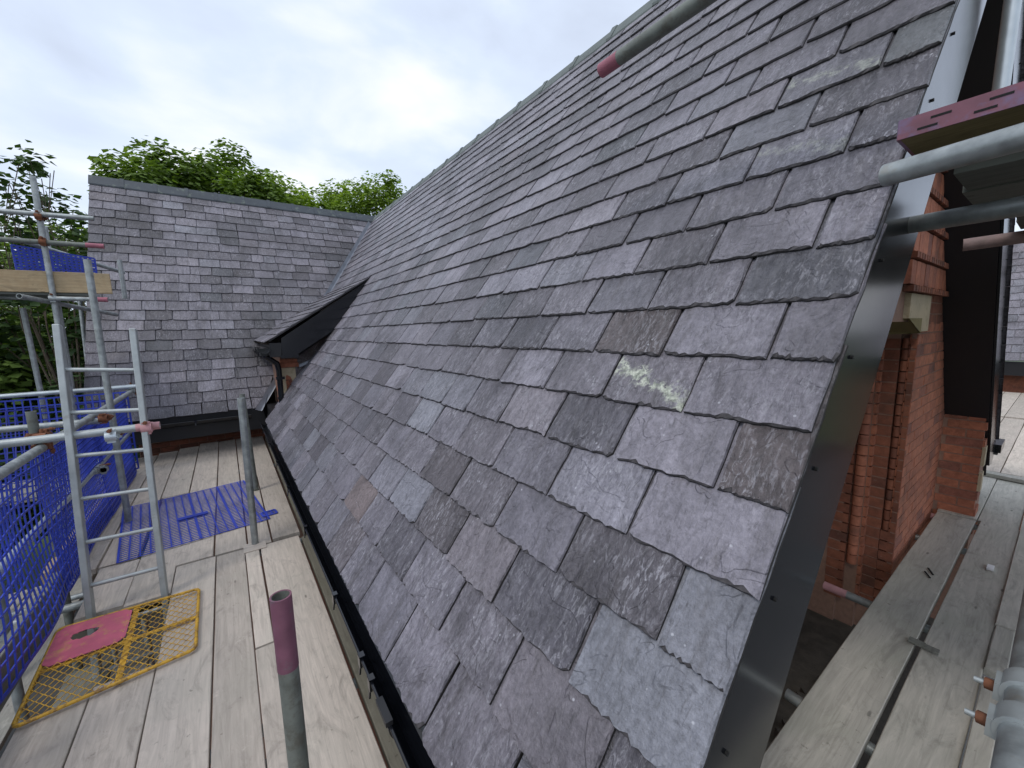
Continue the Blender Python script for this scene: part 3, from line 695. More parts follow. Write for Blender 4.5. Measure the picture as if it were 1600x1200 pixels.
for i in range(27):                        # face towards the scaffold, between jamb and pier
    z = -1.95 + i * CO
    if z > -.02: break
    x = 3.65 if i % 2 else 3.65 - 0; off_ = 0 if i % 2 else -.1125
    xs = [3.652] + [3.652 + off_ + .225 * k for k in range(1, 8)]
    for u0, u1 in zip(xs, xs[1:]):
        if u0 > 4.98: break
        brick((u0 + .005, .582, z), (min(u1, 5.0) - .005, .62, z + .065))
for i in range(17):                        # pier under the far verge (side towards the camera side)
    z = -1.80 + i * CO
    for (y0, y1) in (((.345, .44), (.45, .578)) if i % 2 else ((.345, .555),)):
        if z > -.55: continue
        brick((5.0, y0, z), (5.03, y1, z + .065))
    if i % 2 == 0: brick((5.004, .335, z), (5.2, .355, z + .065))
for i in range(27):                        # jamb: outer face, bead recess
    z = -2.05 + i * CO
    if z > -.12: break
    if z > -1.5: brick((3.650, .584, z), (3.69, .612, z + .065), M['brickshade'])
    brick((3.650, .662, z), (3.70, .748, z + .065), M['brickshade'])
    if z > -1.5:
        mb = MB(); mb.tube((3.672, .638, z), (3.672, .638, z + .066), .020, 12); mb.build('moulded_brick', M['brickshade'], gw)
    else: brick((3.650, .584, z), (3.69, .66, z + .065), M['brickshade'])
    # second order: light sliver + round shaft
    brick((3.606, .736, z), (3.655, .756, z + .065), M['brick'])
    if z > -1.75:
        mb = MB(); mb.tube((3.600, .790, z), (3.600, .790, z + .068), .030, 14); mb.build('moulded_brick', M['brick'], gw)
    brick((3.575, .826, z), (3.62, .93, z + .065), M['brickshade'])
print('gable bricks', bk_n)
s_ = MB(); s_.box((3.655, .574, -.065), (3.865, .63, .165)); s_.box((3.30, .574, .02), (3.655, .63, .165)); s_.build('stone_springer', M['stone'], gw)
s_ = MB(); s_.add([(3.30, .574, .02), (3.655, .574, .02), (3.655, .574, -.075), (3.30, .9, .02), (3.655, .9, -.01), (3.64, .75, -.085)], [(0, 1, 4, 3), (1, 2, 5, 4), (0, 3, 5), (0, 1, 2)]); s_.prism([(3.40, .585, .02), (3.66, .585, .02), (3.66, .585, -.075)], (0, .18, 0)); s_.build('stone_hood', M['stonedk'], gw)
for k in range(5):                         # brick-on-end bands with cogged brick courses between
    z = .17 + k * .185
    x = 3.2 + k * .02
    while x < 4.75:
        u = x; brick((u, .566 + .004 * (k % 2), z + .045), (u + .108, .62, z + .178)); x += .115
    x = 3.2
    while x < 4.75:
        mb = MB(); mb.prism([(x, .55, z + .003), (x + .05, .55, z + .003), (x + .075, .60, z + .003), (x + .02, .60, z + .003)], (0, 0, .034)); mb.build('cogged_brick', M['brickshade'], gw); x += .066
for i in range(3):
    z = -.02 + i * CO
    for (u0, u1) in ((3.875, 3.98), (3.99, 4.2), (4.21, 4.42), (4.43, 4.64), (4.65, 4.86)): brick((u0, .582, z), (u1, .62, z + .065), M['brickshade'])
q = MB()
for z in (-1.20, -1.42): q.box((5.0, .325, z), (5.10, .345, z + .16))
q.build('stone_quoin', M['stone'], gw)
# wall below eaves (behind the gutter) and under the wing
sw_ = thing('side_wall', 'brick side wall below the long gutter, mostly hidden by the deck', 'wall')
m1 = MB(); m1.box((.80, 1.31, GR), (1.0, 7.3, -1.39)); m1.build('wall_core', M['brickshade'], sw_)
ww = thing('wing_wall', 'dark brick wall and timber plate below the wing gutter', 'wall')
m1 = MB(); m1.box((XL + .35, 7.75, GR), (1.0, 7.95, -1.35)); m1.build('wall_core', M['mortar'], ww)
for i in range(3):
    z = DECK - .12 + i * CO; x = XL + .36 + (0 if i % 2 else -.11)
    while x < .95:
        u0 = max(x, XL + .36); b_ = MB(); b_.box((u0, 7.735, z), (x + .215, 7.76, z + .065)); b_.build('brick', M['brickshade'], ww); x += .225
m1 = MB(); m1.box((XL + .3, 7.70, DECK + .115), (1.0, 7.76, DECK + .16)); m1.build('timber_plate', M['timber'], ww)

# far roof on the right and its deck
fr = thing('distant_roof', 'slate roof slope glimpsed at the right edge beyond the far verge', 'roof')
mt_f = slope_mat((14.3, 0, -.93), (0, -1, 0), (CP, 0, SP))
cells = []
for k in range(16):
    y = -3.0 + (.15 if k % 2 else 0)
    while y < 1.5: cells.append((-y - .33, .325, .21 * k, 0, [], {'t': rnd.uniform(1.0, 1.5), 'h': rnd.uniform(.3, .7)}, abs(y - .5))); y += .33
lay_slope(fr, mt_f, cells, 230)
m1 = MB(); m1.box((14.32, -3, -1.25), (14.4, 1.6, -.94)); m1.build('fascia', M['blackmatt'], fr)
m1 = MB(); m1.box((14.6, -3, -7), (14.8, 1.6, -1.2)); m1.build('wall', M['brickshade'], fr)
m1 = MB(); m1.box((14.3, 1.55, -7), (20, 1.6, 3)); m1.build('gable', M['blackmatt'], fr)
# the roof verge gutter stop at the foot of the far verge
gs = MB(); gs.box((2 * RX - EX - .02, VY - .02, EZ - .06), (2 * RX - EX + .30, VY + .06, EZ + .015)); gs.build('gutter_end', M['black'], main)
gutter(main, (2 * RX - EX + .01 + .05, VY, EZ - .035), (2 * RX - EX + .06, 6.5, EZ - .035), out=Vector((1, 0, 0)))

# ------------------------------------------------------------------ boards
def board_mesh(L_, wd, th, r, warp=.004, ragged=.0015, seg=None):
    seg = seg or max(6, int(L_ / .22)); vs = []; ph = r.random() * 99
    for i in range(seg + 1):
        x = L_ * i / seg; wz = noise.noise(Vector((x * .9, ph, 0))) * warp; y0 = noise.noise(Vector((x * 1.7, ph, 5))) * ragged * 2; y1 = noise.noise(Vector((x * 1.7, ph, 9))) * ragged * 2
        c = .003
        vs += [(x, y0, -th), (x, y0, wz - c), (x, y0 + c, wz), (x, wd + y1 - c, wz), (x, wd + y1, wz - c), (x, wd + y1, -th)]
    fs = []
    for i in range(seg):
        a = i * 6; b_ = a + 6
        fs += [(a + j, b_ + j, b_ + (j + 1) % 6, a + (j + 1) % 6) for j in range(6)]
    fs += [tuple(range(6)), tuple(range(seg * 6, seg * 6 + 6))[::-1]]
    me = bpy.data.meshes.new('board'); me.from_pydata(vs, [], [f[::-1] for f in fs]); me.update(); return me
def board(x, y, z, L_, wd, along, mat_, label, group=None, name='scaffold_board', th=.038, warp=.004, ragged=.0015, band=False, rot=0, cat='board'):
    """along 'y': length from y to y+L, width from x to x+wd; along 'x': length from x, width from y"""
    r = random.Random(hash((round(x, 3), round(y, 3))) & 0xffff)
    o = link(name, board_mesh(L_, wd, th, r, warp, ragged), mat_)
    if along == 'y': o.matrix_world = Matrix(((0, 1, 0, x), (1, 0, 0, y), (0, 0, 1, z), (0, 0, 0, 1)))
    else: o.matrix_world = Matrix.Translation((x, y, z))
    if along == 'y':   # keep right handed: mirror by building with negative width
        o.matrix_world = Matrix.Translation((x + wd, y, z)) @ Matrix.Rotation(math.pi / 2, 4, 'Z')
    if rot: o.matrix_world = o.matrix_world @ Matrix.Rotation(rot, 4, 'Z')
    tag(o, label, cat, group)
    if band:
        for xx in ((.02, .055) if band == 1 else (L_ - .055, L_ - .02),):
            mb = MB(); e = .0016; mb.box((xx[0], -e, -th - e), (xx[1], wd + e, .004)); mb.build('end_band', M['galv'], o)
    return o
seams = [-.885, -.666, -.436, -.200, -.022 + .0, .165, .378]
G1_ = 'pale boards of the long walkway'
lab_near = {0: 'pale scaffold board lying under the yellow trapdoor frame along the toe board', 1: 'pale near board second from the blue guard, running under the yellow frame',
            2: 'pale near board that ends under the right edge of the yellow frame', 3: 'grained near board left of the two small standing tubes',
            4: 'narrow near board with a sawn end, holding the pink-topped tube', 5: 'near board between the pink-topped tube and the black gutter'}
def bl_(i, y0, y1, lab, m_=None, x0=None, x1=None, **k):
    x0 = seams[i] if x0 is None else x0; x1 = seams[i + 1] if x1 is None else x1
    return board(x0 + .002, y0, DECK + k.pop('dz', 0), y1 - y0, x1 - x0 - k.pop('g', .005), 'y', m_ or M['boardL'], lab, None, **k)
# near part (before the joint at y = 3.6); hatch between y 2.55..3.25, x -.885..-.436
bl_(0, -1.2, 2.50, 'pale board beside the toe board, its end at the yellow frame')
bl_(1, -1.2, 2.56, 'second pale board from the toe board, ending below the yellow frame')
bl_(2, -1.2, 3.62, 'third pale board from the toe board, running beside the yellow frame', g=.007)
bl_(3, -1.2, 3.60, 'grained pale board directly left of the pink-topped tube')
bl_(4, -1.2, 2.36, 'narrow board under the pink-topped tube with a square sawn end', x1=.075)
bl_(4, 2.37, 3.58, 'short narrow board between the two standing tubes', x1=.07, dz=.002)
bl_(5, -1.2, 3.58, 'pale board right of the pink-topped tube, one seam from the gutter', x0=.078, x1=.358, g=.010)
board(.366, -1.0, DECK - .006, 4.55, .225, 'y', M['boardG'], 'damp, shade-toned greenish board lying lower, right below the black gutter')
# beyond the hatch
bl_(0, 3.29, 3.93, 'short pale board piece behind the ladder foot by the toe board')
bl_(1, 3.26, 3.96, 'short pale board piece right behind the ladder foot')
bl_(2, 3.64, 5.30, 'pale board beyond the joint, under the left half of the blue mat', x0=-.66, x1=-.438)
far = [(-1.12, -.905, 3.95, 7.35), (-.90, -.684, 3.96, 7.45), (-.68, -.452, 5.32, 7.56), (-.448, -.214, 3.64, 7.70), (-.209, .0, 3.63, 7.66), (.005, .165, 3.60, 7.68), (.17, .372, 3.64, 7.62), (.392, .60, 3.58, 7.6)]
names_ = ['far board right along the blue guard', 'far board under the left edge of the blue mat', 'far board starting behind the blue mat, third from the guard', 'long far board under the middle of the blue mat',
          'far board left of the two far standing tubes', 'far board carrying the grey tube with mortar smears', 'far board between the grey tube and the gutter, darker seam beside it', 'far board half hidden under the gutter']
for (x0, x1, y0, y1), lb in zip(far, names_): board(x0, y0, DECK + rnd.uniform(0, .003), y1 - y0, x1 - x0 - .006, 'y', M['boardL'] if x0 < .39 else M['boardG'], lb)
# transoms under the walkway
for y, lb in ((1.9, 'tube bearer under the near walkway boards'), (3.6, 'tube bearer under the walkway board joints'), (6.0, 'tube bearer under the far walkway boards')):
    mb = MB(); mb.tube((-1.35, y, DECK - .065), (.66, y, DECK - .065), .0242, 14, .020); tag(mb.build('scaffold_tube', M['galv']), lb, 'tube')
# right walkway (runs along the gable)
rr = [(.535, .310, 'r'), ]
board(.95, .322, DECK, 3.98, .220, 'x', M['boardR'], 'wide grey board nearest the brick gable, its corner cut, in front of the black verge', warp=.006)
board(1.0, .094, DECK + .001, 3.96, .202, 'x', M['boardR'], 'grey board in the middle of the right walkway carrying the white chip', warp=.006)
board(4.955, .318, DECK + .004, 1.72, .228, 'x', M['boardR'], 'second grey board along the gable, beyond the board joint')
board(4.96, .100, DECK, 1.76, .213, 'x', M['boardR'], 'second middle board of the right walkway, beyond the joint')
board(1.2, .022, DECK + .012, 1.52, .066, 'x', M['boardR'], 'raised wavy-edged board at the lower right beside the steel tube', ragged=.003)
board(2.80, .026, DECK + .010, .46, .066, 'x', M['boardR'], 'short board piece between two gaps beside the steel tube')
board(3.27, .010, DECK + .014, 3.4, .084, 'x', M['boardR'], 'outer board of the right walkway running past the board piece')
for j, y0 in enumerate((-.14, .09, .32, .55, .78)):
    board(6.72, y0, DECK + .004 + .04 * 0, 3.9, .222, 'x', M['boardL'], ['outer', 'second', 'third', 'fourth', 'innermost'][j] + ' pale board on the sunlit far part of the right walkway')
    board(10.65, y0, DECK + .02, 3.7, .222, 'x', M['boardL'], ['outer', 'second', 'third', 'fourth', 'innermost'][j] + ' pale board at the far end of the right walkway below the distant roof')
board(6.40, .13, DECK + .045, .12, .45, 'x', M['boardR'], 'offcut of board laid across the right walkway by the gable pier', th=.035, rot=R_(-6))
# small bits on the right walkway
mb = MB()
mb.box((2.735, .285, DECK + .004), (2.775, .345, DECK + .016)); mb.box((2.73, .235, DECK + .006), (2.765, .285, DECK + .018)); tag(mb.build('wood_chip', M['toegrey']), 'small split wood offcut lying across the gap of the right walkway', 'offcut')
mb = MB(); mb.box((3.98, .155, DECK + .004), (4.05, .185, DECK + .018)); tag(mb.build('white_chip', M['plastic_white']), 'small white chip on the middle board of the right walkway', 'chip')
mb = MB(); mb.bar((3.62, .38, DECK + .007), (3.70, .415, DECK + .007), .008, .005); mb.bar((3.56, .385, DECK + .007), (3.63, .42, DECK + .007), .007, .005); tag(mb.build('staple_strips', M['dark']), 'two thin dark strips on the board beside the gable', 'strip')
# tubes sticking out from under the right walkway to the wall
for (x, y1, m_, lb) in ((1.96, .62, 'galv', 'short tube end below the right walkway at the foot of the brick jamb'), (3.05, .80, 'palepink', 'pink-tipped tube poking out below the grey board by the brick jamb'), (4.35, .66, 'galv', 'tube end under the board by the brick gable face'), (4.95, .62, 'palepink', 'second pink-tipped tube at the foot of the pier')):
    t_ = MB(); t_.tube((x, -.3, DECK - .07), (x + .03, y1, DECK - .07), .0242, 14, .020); o = t_.build('scaffold_tube', M['galv']); tag(o, lb, 'tube')
    if m_ == 'palepink': t_ = MB(); t_.tube((x + .026, y1 - .12, DECK - .07), (x + .0301, y1 + .001, DECK - .07), .0252, 14, .021); t_.build('painted_end', M['palepink'], o)
# rubble ledge far below between wall and walkway
rb = MB(); rb.box((.8, .30, -2.45), (4.2, 1.1, -2.25))
for _ in range(90):
    x = rnd.uniform(1.0, 3.4); y = rnd.uniform(.45, .75); s = rnd.uniform(.01, .05); c = Vector((x, y, -2.25)); rb.prism([c + Vector((-s, -s * .6, 0)), c + Vector((s, -s * .4, 0)), c + Vector((s * .5, s, 0))], (rnd.uniform(-s, s) * .3, 0, s))
tag(rb.build('rubble_ledge', M['rubble']), 'dark ledge strewn with mortar crumbs below the right walkway', 'ledge', kind='stuff')

# ------------------------------------------------------------------ scaffold tubes
def tube(a, b, m_, label, cat='tube', ends=None, r=.0242, name='scaffold_tube', group=None):
    mb = MB(); mb.tube(a, b, r, 20, r - .004); o = mb.build(name, M[m_]); tag(o, label, cat, group)
    a = Vector(a); b = Vector(b); d_ = (b - a).normalized()
    for (which, ln, mm) in ends or ():
        p = a if which == 0 else b; q = p + d_ * ln * (1 if which == 0 else -1); p2 = p - d_ * .0008 * (1 if which == 0 else -1)
        mb = MB(); mb.tube(p2, q, r + .0007, 20, r - .0035); mb.build('painted_end', M[mm], o)
    return o
def coupler(c, d1, d2, label, m_='galv', s=1.0, rusty=False):
    """right-angle coupler: two half shells, hinge lugs, bolts and nuts"""
    c = Vector(c); d1 = Vector(d1).normalized(); d2 = Vector(d2).normalized(); n = d1.cross(d2).normalized(); t_ = thing('coupler', label, 'coupler', c)
    for sg, dd, oth in ((1, d1, d2), (-1, d2, d1)):
        ax = n * .0245 * sg
        mb = MB(); mb.tube(ax - dd * .026, ax + dd * .026, .031, 14, .0245)
        mb.bar(ax + oth * .030 - dd * .02, ax + oth * .030 + dd * .02, .022, .034, up=n); mb.bar(ax - oth * .030 - dd * .02, ax - oth * .030 + dd * .02, .018, .028, up=n)
        mb.build('clamp', M['rust' if rusty else m_], t_)
        b_ = MB(); p = ax + oth * .040; b_.tube(p - n * .045 * sg * 0 - n * sg * .02, p + n * sg * .05, .0065, 10); b_.tube(p + n * sg * .024, p + n * sg * .040, .012, 6); b_.build('bolt', M['rust'], t_)
    return t_
tube((.055, 1.10, DECK), (.055, 1.10, -.652), 'postgrey', 'short standing tube with a maroon painted top in the foreground', ends=[(1, .20, 'maroon')])
tube((.050, 3.635, DECK), (.062, 3.63, -.47), 'galv', 'bare grey tube standing on the boards between blue mat and gutter', 'tube')
tube((.13, 4.95, DECK), (.10, 4.95, -.60), 'postgrey', 'second grey tube standing just behind the bare one')
bp = MB(); bp.box((-.03, 3.52, DECK + .002), (.12, 3.66, DECK + .008)); tag(bp.build('base_plate', M['boardL']), 'small pale packing piece at the foot of the bare grey tube', 'packer')
# guard rails along the left side
tube((-.905, .4, -.625), (-.945, 6.5, -.63), 'galv', 'thick guard rail running away above the blue mesh', 'rail')
tube((-1.0, .4, -1.13), (-1.03, 6.5, -1.13), 'galvnew', 'lower rail seen behind the blue mesh', 'rail')
tube((-2.6, 3.46, -.585), (-.395, 3.44, -.573), 'alu', 'cross tube behind the ladder with a pink end', 'rail', ends=[(1, .115, 'palepink')])
tube((-3.4, 4.6, -.62), (-.87, 4.55, -.665), 'galv', 'thinner cross tube behind the first one', 'rail')
tube((-4.2, 6.45, -.585), (-.86, 6.40, -.57), 'galvnew', 'bright cross rail over the far blue mesh', 'rail')
tube((-1.05, 3.85, -4), (-1.05, 3.85, -.455), 'postgrey', 'stub standard rising at the rail crossing', 'tube')
tube((-1.16, 3.35, -4), (-1.16, 3.35, -.40), 'galv', 'standard at the left edge behind the blue mesh', 'tube')
tube((-.99, 1.2, -4), (-.99, 1.2, -.6), 'galv', 'near standard of the walkway outside the left edge', 'tube')
tube((-.85, 4.8, -4), (-.853, 4.8, .645), 'galv', 'tall standard rising in front of the wing roof', 'tube')
coupler((-.93, 3.475, -.60), (1, 0, 0), (0, 1, 0), 'rusty coupler where the guard rail meets the cross tube', rusty=True)
coupler((-.62, 3.42, -.60), (1, 0, 0), (0, 0, 1), 'galvanised coupler beside the left ladder stile', 'galvnew')
coupler((-.455, 3.42, -.575), (1, 0, 0), (0, 0, 1), 'pink painted coupler at the right ladder stile', 'palepink')
coupler((-1.03, 3.84, -.62), (0, 1, 0), (0, 0, 1), 'coupler holding the guard rail to the stub standard', rusty=True)
coupler((-1.0, 1.9, -.62), (0, 1, 0), (0, 0, 1), 'near coupler on the thick guard rail')
coupler((-.98, 4.80, -1.13), (0, 1, 0), (0, 0, 1), 'coupler on the lower rail behind the far blue mesh')
coupler((-2.0, 4.9, -1.62), (0, 1, 0), (0, 0, 1), 'coupler on the outer standard beyond the ladder')
coupler((-.95, 6.43, -.60), (1, 0, 0), (0, 1, 0), 'coupler at the far end of the guard rail')
coupler((-.86, 4.57, -.65), (1, 0, 0), (0, 0, 1), 'rusty coupler on the tall standard', rusty=True)

# toe board and blue brick guards
board(-.985, .2, DECK + .20, 3.35, .21, 'y', M['toegrey'], 'grey toe board on edge along the near blue mesh', name='toe_board')
bpy.context.view_layer.update()
tb = [o for o in C.objects if o.name.startswith('toe_board')][-1]
tb.matrix_world = Matrix.Translation((-.965, .2, DECK + .005)) @ Matrix.Rotation(math.pi / 2, 4, 'Z') @ Matrix.Rotation(math.pi / 2, 4, 'X')
tb2 = board(-.985, 3.6, DECK, 2.9, .20, 'y', M['toe'], 'brown toe board on edge along the far blue mesh', name='toe_board')
tb2.matrix_world = Matrix.Translation((-1.03, 3.6, DECK + .005)) @ Matrix.Rotation(math.pi / 2, 4, 'Z') @ Matrix.Rotation(math.pi / 2, 4, 'X')

def mesh_panel(O, U, V, W, H, nu, nv, label, wd=.009, th=.006, sag=.015, cols=None, m_='blue', seed=0, name='brick_guard', solid=(), frame=.016, group=None):
    """moulded plastic mesh sheet: bars both ways, following a gently sagging surface"""
    O = Vector(O); U = Vector(U).normalized(); V = Vector(V).normalized(); Nn = U.cross(V).normalized(); r = random.Random(seed); ph = r.random() * 40
    def P(u, v): return O + U * (u * W) + V * (v * H) + Nn * (noise.noise(Vector((u * W * 1.3 + ph, v * H * 1.6, ph))) * sag * 2)
    mb = MB(); su = max(8, nu // 2); sv = max(6, nv // 2)
    def strip(f, n, wvec, width):
        pts = [f(i / n) for i in range(n + 1)]; vs = []
        for p in pts: vs += [p - wvec * width / 2 - Nn * th / 2, p + wvec * width / 2 - Nn * th / 2, p + wvec * width / 2 + Nn * th / 2, p - wvec * width / 2 + Nn * th / 2]
        fs = []
        for i in range(n):
            a = i * 4
            fs += [(a + j, a + (j + 1) % 4, a + 4 + (j + 1) % 4, a + 4 + j) for j in range(4)]
        fs += [(0, 3, 2, 1), (n * 4, n * 4 + 1, n * 4 + 2, n * 4 + 3)]
        mb.add(vs, fs)
    for i in range(nu + 1): strip(lambda t_, u=i / nu: P(u, t_), sv, U, frame if i in (0, nu) else (wd * 2.0 if cols and i % cols == 0 else wd))
    for j in range(nv + 1): strip(lambda t_, v=j / nv: P(t_, v), su, V, frame if j in (0, nv) else wd)
    for (u0, v0, u1, v1) in solid:
        vs = [P(u0, v0) + Nn * .006, P(u1, v0) + Nn * .006, P(u1, v1) + Nn * .006, P(u0, v1) + Nn * .006]; mb.add(vs, [(0, 1, 2, 3)]); mb.add([v - Nn * .012 for v in vs], [(3, 2, 1, 0)])
    t_ = thing(name, label, 'mesh guard', O, group); o = mb.build('plastic_mesh', M[m_], None); place(t_, o); return t_
GZ = -1.56
mesh_panel((-.925, .3, GZ), (0, 1, 0), (0, .0, 1), 1.9, .93, 30, 13, 'near blue mesh guard hanging under the rail at the left edge', sag=.02, seed=1)
mesh_panel((-.93, 2.15, GZ), (-.01, 1, 0), (0, 0, 1), 1.55, .92, 25, 13, 'blue mesh guard left of the yellow trapdoor frame', sag=.03, seed=2)
mesh_panel((-.985, 3.62, GZ - .05), (-.008, 1, 0), (-.03, 0, 1), 1.45, .93, 34, 20, 'blue mesh guard right behind the ladder', sag=.03, seed=3, wd=.010)
mesh_panel((-1.0, 4.98, GZ - .05), (-.008, 1, 0), (-.02, 0, 1), 1.45, .92, 34, 20, 'farthest blue mesh guard of the long walkway', sag=.03, seed=4, wd=.010)
mesh_panel((-4.0, 6.42, GZ), (1, 0, 0), (0, 0, 1), 1.5, .93, 26, 12, 'blue mesh guard at the left picture edge under the bright rail', sag=.03, seed=5, wd=.012)
mesh_panel((-2.5, 6.41, GZ), (1, 0, 0), (0, 0, 1), 1.52, .93, 26, 12, 'blue mesh guard under the bright rail in front of the wing roof', sag=.03, seed=6, wd=.012)
mesh_panel((-2.25, 1.6, -2.6), (.1, 1, 0), (0, 0, 1), 2.2, .95, 30, 12, 'blue mesh guard of the lower outer platform, near one', sag=.05, seed=7, m_='blue')
mesh_panel((-2.15, 3.9, -2.55), (.1, 1, 0), (0, 0, 1), 2.2, .95, 30, 12, 'blue mesh guard of the lower outer platform, far one', sag=.05, seed=8, m_='blue')
mesh_panel((-2.9, 6.0, -1.7), (.7, .1, 0), (0, 0.2, 1), 1.9, 1.0, 34, 16, 'folded blue mesh sheet in the corner below the wing', sag=.08, seed=9, m_='bluewire')
# more of the outer scaffold below
for i, (a, b, lb) in enumerate((((-2.2, 1.0, -1.65), (-1.95, 6.3, -1.6), 'outer rail of the lower platform'), ((-2.0, 2.6, -6), (-2.0, 2.6, -1.3), 'outer standard near the ladder'), ((-2.0, 4.9, -6), (-2.0, 4.9, -1.0), 'outer standard beyond the ladder'),
                                ((-3.6, 3.0, -2.4), (-1.0, 3.0, -2.4), 'lower cross tube beneath the near mesh'), ((-3.4, 5.0, -2.3), (-1.0, 5.0, -2.3), 'lower cross tube beneath the far mesh'), ((-2.6, 1.0, -4.0), (-1.2, 6.0, -1.9), 'sloping brace below the blue mesh'),
                                ((-2.55, 6.4, -6), (-2.55, 6.4, .2), 'standard at the far rail left of the wing'), ((-3.1, 6.6, -1.5), (-1.9, 6.6, .28), 'sloping brace at the left edge before the trees'))):
    tube(a, b, 'galvnew' if i == 0 else 'galv', lb)
lowb = ['first', 'second', 'third']
for i in range(3): board(-2.15 + .24 * i, .8, -2.62, 5.4, .23, 'y', M['boardR'], lowb[i] + ' board of the lower outer platform seen through the mesh')
for i in range(4):
    board(-3.6, 6.6 + .235 * i, DECK - .1, 2.55, .228, 'x', M['boardR'], ['front', 'second', 'third', 'rear'][i] + ' board behind the mesh under the bright rail')

# blue mesh sheet lying on the deck
mesh_panel((-.79, 3.93, DECK + .012), (1, .135, 0), (-.12, 1, 0), .98, 1.28, 16, 34, 'blue plastic mesh mat lying on the pale boards beside the ladder', wd=.0095, th=.003, sag=.004, seed=11, cols=4, name='mesh_mat', frame=.014, solid=((.37, .42, .60, .47),))
mesh_panel((.14, 4.14, DECK + .012), (1, .1, 0), (-.12, 1, 0), .11, .10, 3, 3, 'torn corner piece of blue mesh by the bare grey tube', wd=.009, sag=.002, name='mesh_scrap')

# ladder
lad = thing('ladder', 'grey metal ladder rising through the deck opening, clamped to the cross tube', 'ladder', (-.63, 3.26, DECK))
LB = [Vector((-.800, 3.25, DECK)), Vector((-.464, 3.25, DECK))]; LT = [Vector((-.800, 3.545, .085)), Vector((-.464, 3.50, .055))]
for a, b in zip(LB, LT):
    dn = (a - b).normalized(); a2 = a + dn * 2.6; mb = MB(); mb.bar(a2, b, .032, .066, up=(0, -1, .15)); o = place(lad, mb.build('stile', M['alu'])); bv = o.modifiers.new('bevel', 'BEVEL'); bv.width = .005; bv.segments = 2
for k in range(-10, 6):
    f_ = .107 + k * .148
    a = LB[0].lerp(LT[0], f_); b = LB[1].lerp(LT[1], f_)
    mb = MB(); mb.tube(a, b, .0125, 12); place(lad, mb.build('rung', M['alu']))

# yellow ladder trap lying over the opening
trap = thing('trapdoor_frame', 'yellow steel mesh ladder gate with a pink plate, lying over the deck opening', 'gate', (-.58, 2.8, DECK))
TZ = DECK + .022; A0 = Vector((-.885, 2.455, TZ)); A1 = Vector((-.275, 2.53, TZ)); A2 = Vector((-.285, 3.16, TZ)); A3 = Vector((-.90, 3.13, TZ + .03))
def Q(u, v): return (A0 * (1 - u) + A1 * u) * (1 - v) + (A3 * (1 - u) + A2 * u) * v
mb = MB(); rc = .04
pts = [Q(0, .0 + rc), Q(rc * .3, rc * .3), Q(rc, 0), Q(1 - rc, 0), Q(1 - rc * .3, rc * .3), Q(1, rc), Q(1, 1 - rc), Q(1 - rc * .3, 1 - rc * .3), Q(1 - rc, 1), Q(rc, 1), Q(rc * .3, 1 - rc * .3), Q(0, 1 - rc), Q(0, rc)]
mb.path(pts, .0085, 10); place(trap, mb.build('frame', M['yellow']))
for a, b in ((Q(.52, 0), Q(.52, 1)), (Q(0, .5), Q(1, .5))):
    mb = MB(); mb.bar(a + Vector((0, 0, -.004)), b + Vector((0, 0, -.004)), .026, .005); place(trap, mb.build('cross_bar', M['yellow']))
mb = MB(); nx, ny = 15, 25
def exp_cell(u0, v0, du, dv):
    pass
for i in range(nx):
    for j in range(ny):
        u = (i + (.5 if j % 2 else 0)) / nx; v = j / ny; h = .5 / nx; k = 1 / ny
        if u < .50 and v > .50: continue
        for su in (-1, 1):
            uu = u + su * h
            if 0 <= uu <= 1 and v + k <= 1.001:
                mb.bar(Q(u, v) + Vector((0, 0, .004)), Q(uu, v + k) + Vector((0, 0, .008)), .0030, .0022)
place(trap, mb.build('expanded_mesh', M['yellow']))
mb = MB(); hole = []; outer = []
n = 28
for i in range(n):
    a = 2 * math.pi * i / n; c_, s_2 = math.cos(a), math.sin(a); hole.append((.20 + c_ * .085 * (1 + .35 * noise.noise(Vector((c_ * 2, s_2 * 2, 3)))), .80 + s_2 * .055 * (1 + .4 * noise.noise(Vector((c_ * 3, s_2 * 3, 8))))))
    m_ = max(abs(c_), abs(s_2)); outer.append((.25 + c_ / m_ * .245, .745 + s_2 / m_ * .24))
vs = [Q(*p) + Vector((0, 0, .008)) for p in outer] + [Q(*p) + Vector((0, 0, .008)) for p in hole]; vs += [v - Vector((0, 0, .003)) for v in vs]
mb.add(vs, [(i, (i + 1) % n, n + (i + 1) % n, n + i) for i in range(n)] + [(2 * n + i, 3 * n + i, 3 * n + (i + 1) % n, 2 * n + (i + 1) % n) for i in range(n)] + [(n + i, n + (i + 1) % n, 3 * n + (i + 1) % n, 3 * n + i) for i in range(n)])
place(trap, mb.build('pink_plate', M['pinkplate']))
# what lies under the opening
board(-.95, 2.40, DECK - .33, .9, .20, 'y', M['toegrey'], 'dark board below the opening at the ladder foot, left one')
board(-.70, 2.35, DECK - .36, 1.0, .12, 'y', M['boardR'], 'pale narrow board below the opening under the mesh')
board(-.90, 3.30, DECK - .10, .52, .20, 'x', M['boardG'], 'green-grey board just behind the ladder below the deck')
board(-1.0, 2.3, DECK - 2.0, 1.2, 1.4, 'y', M['toegrey'], 'lower platform far below the ladder opening')

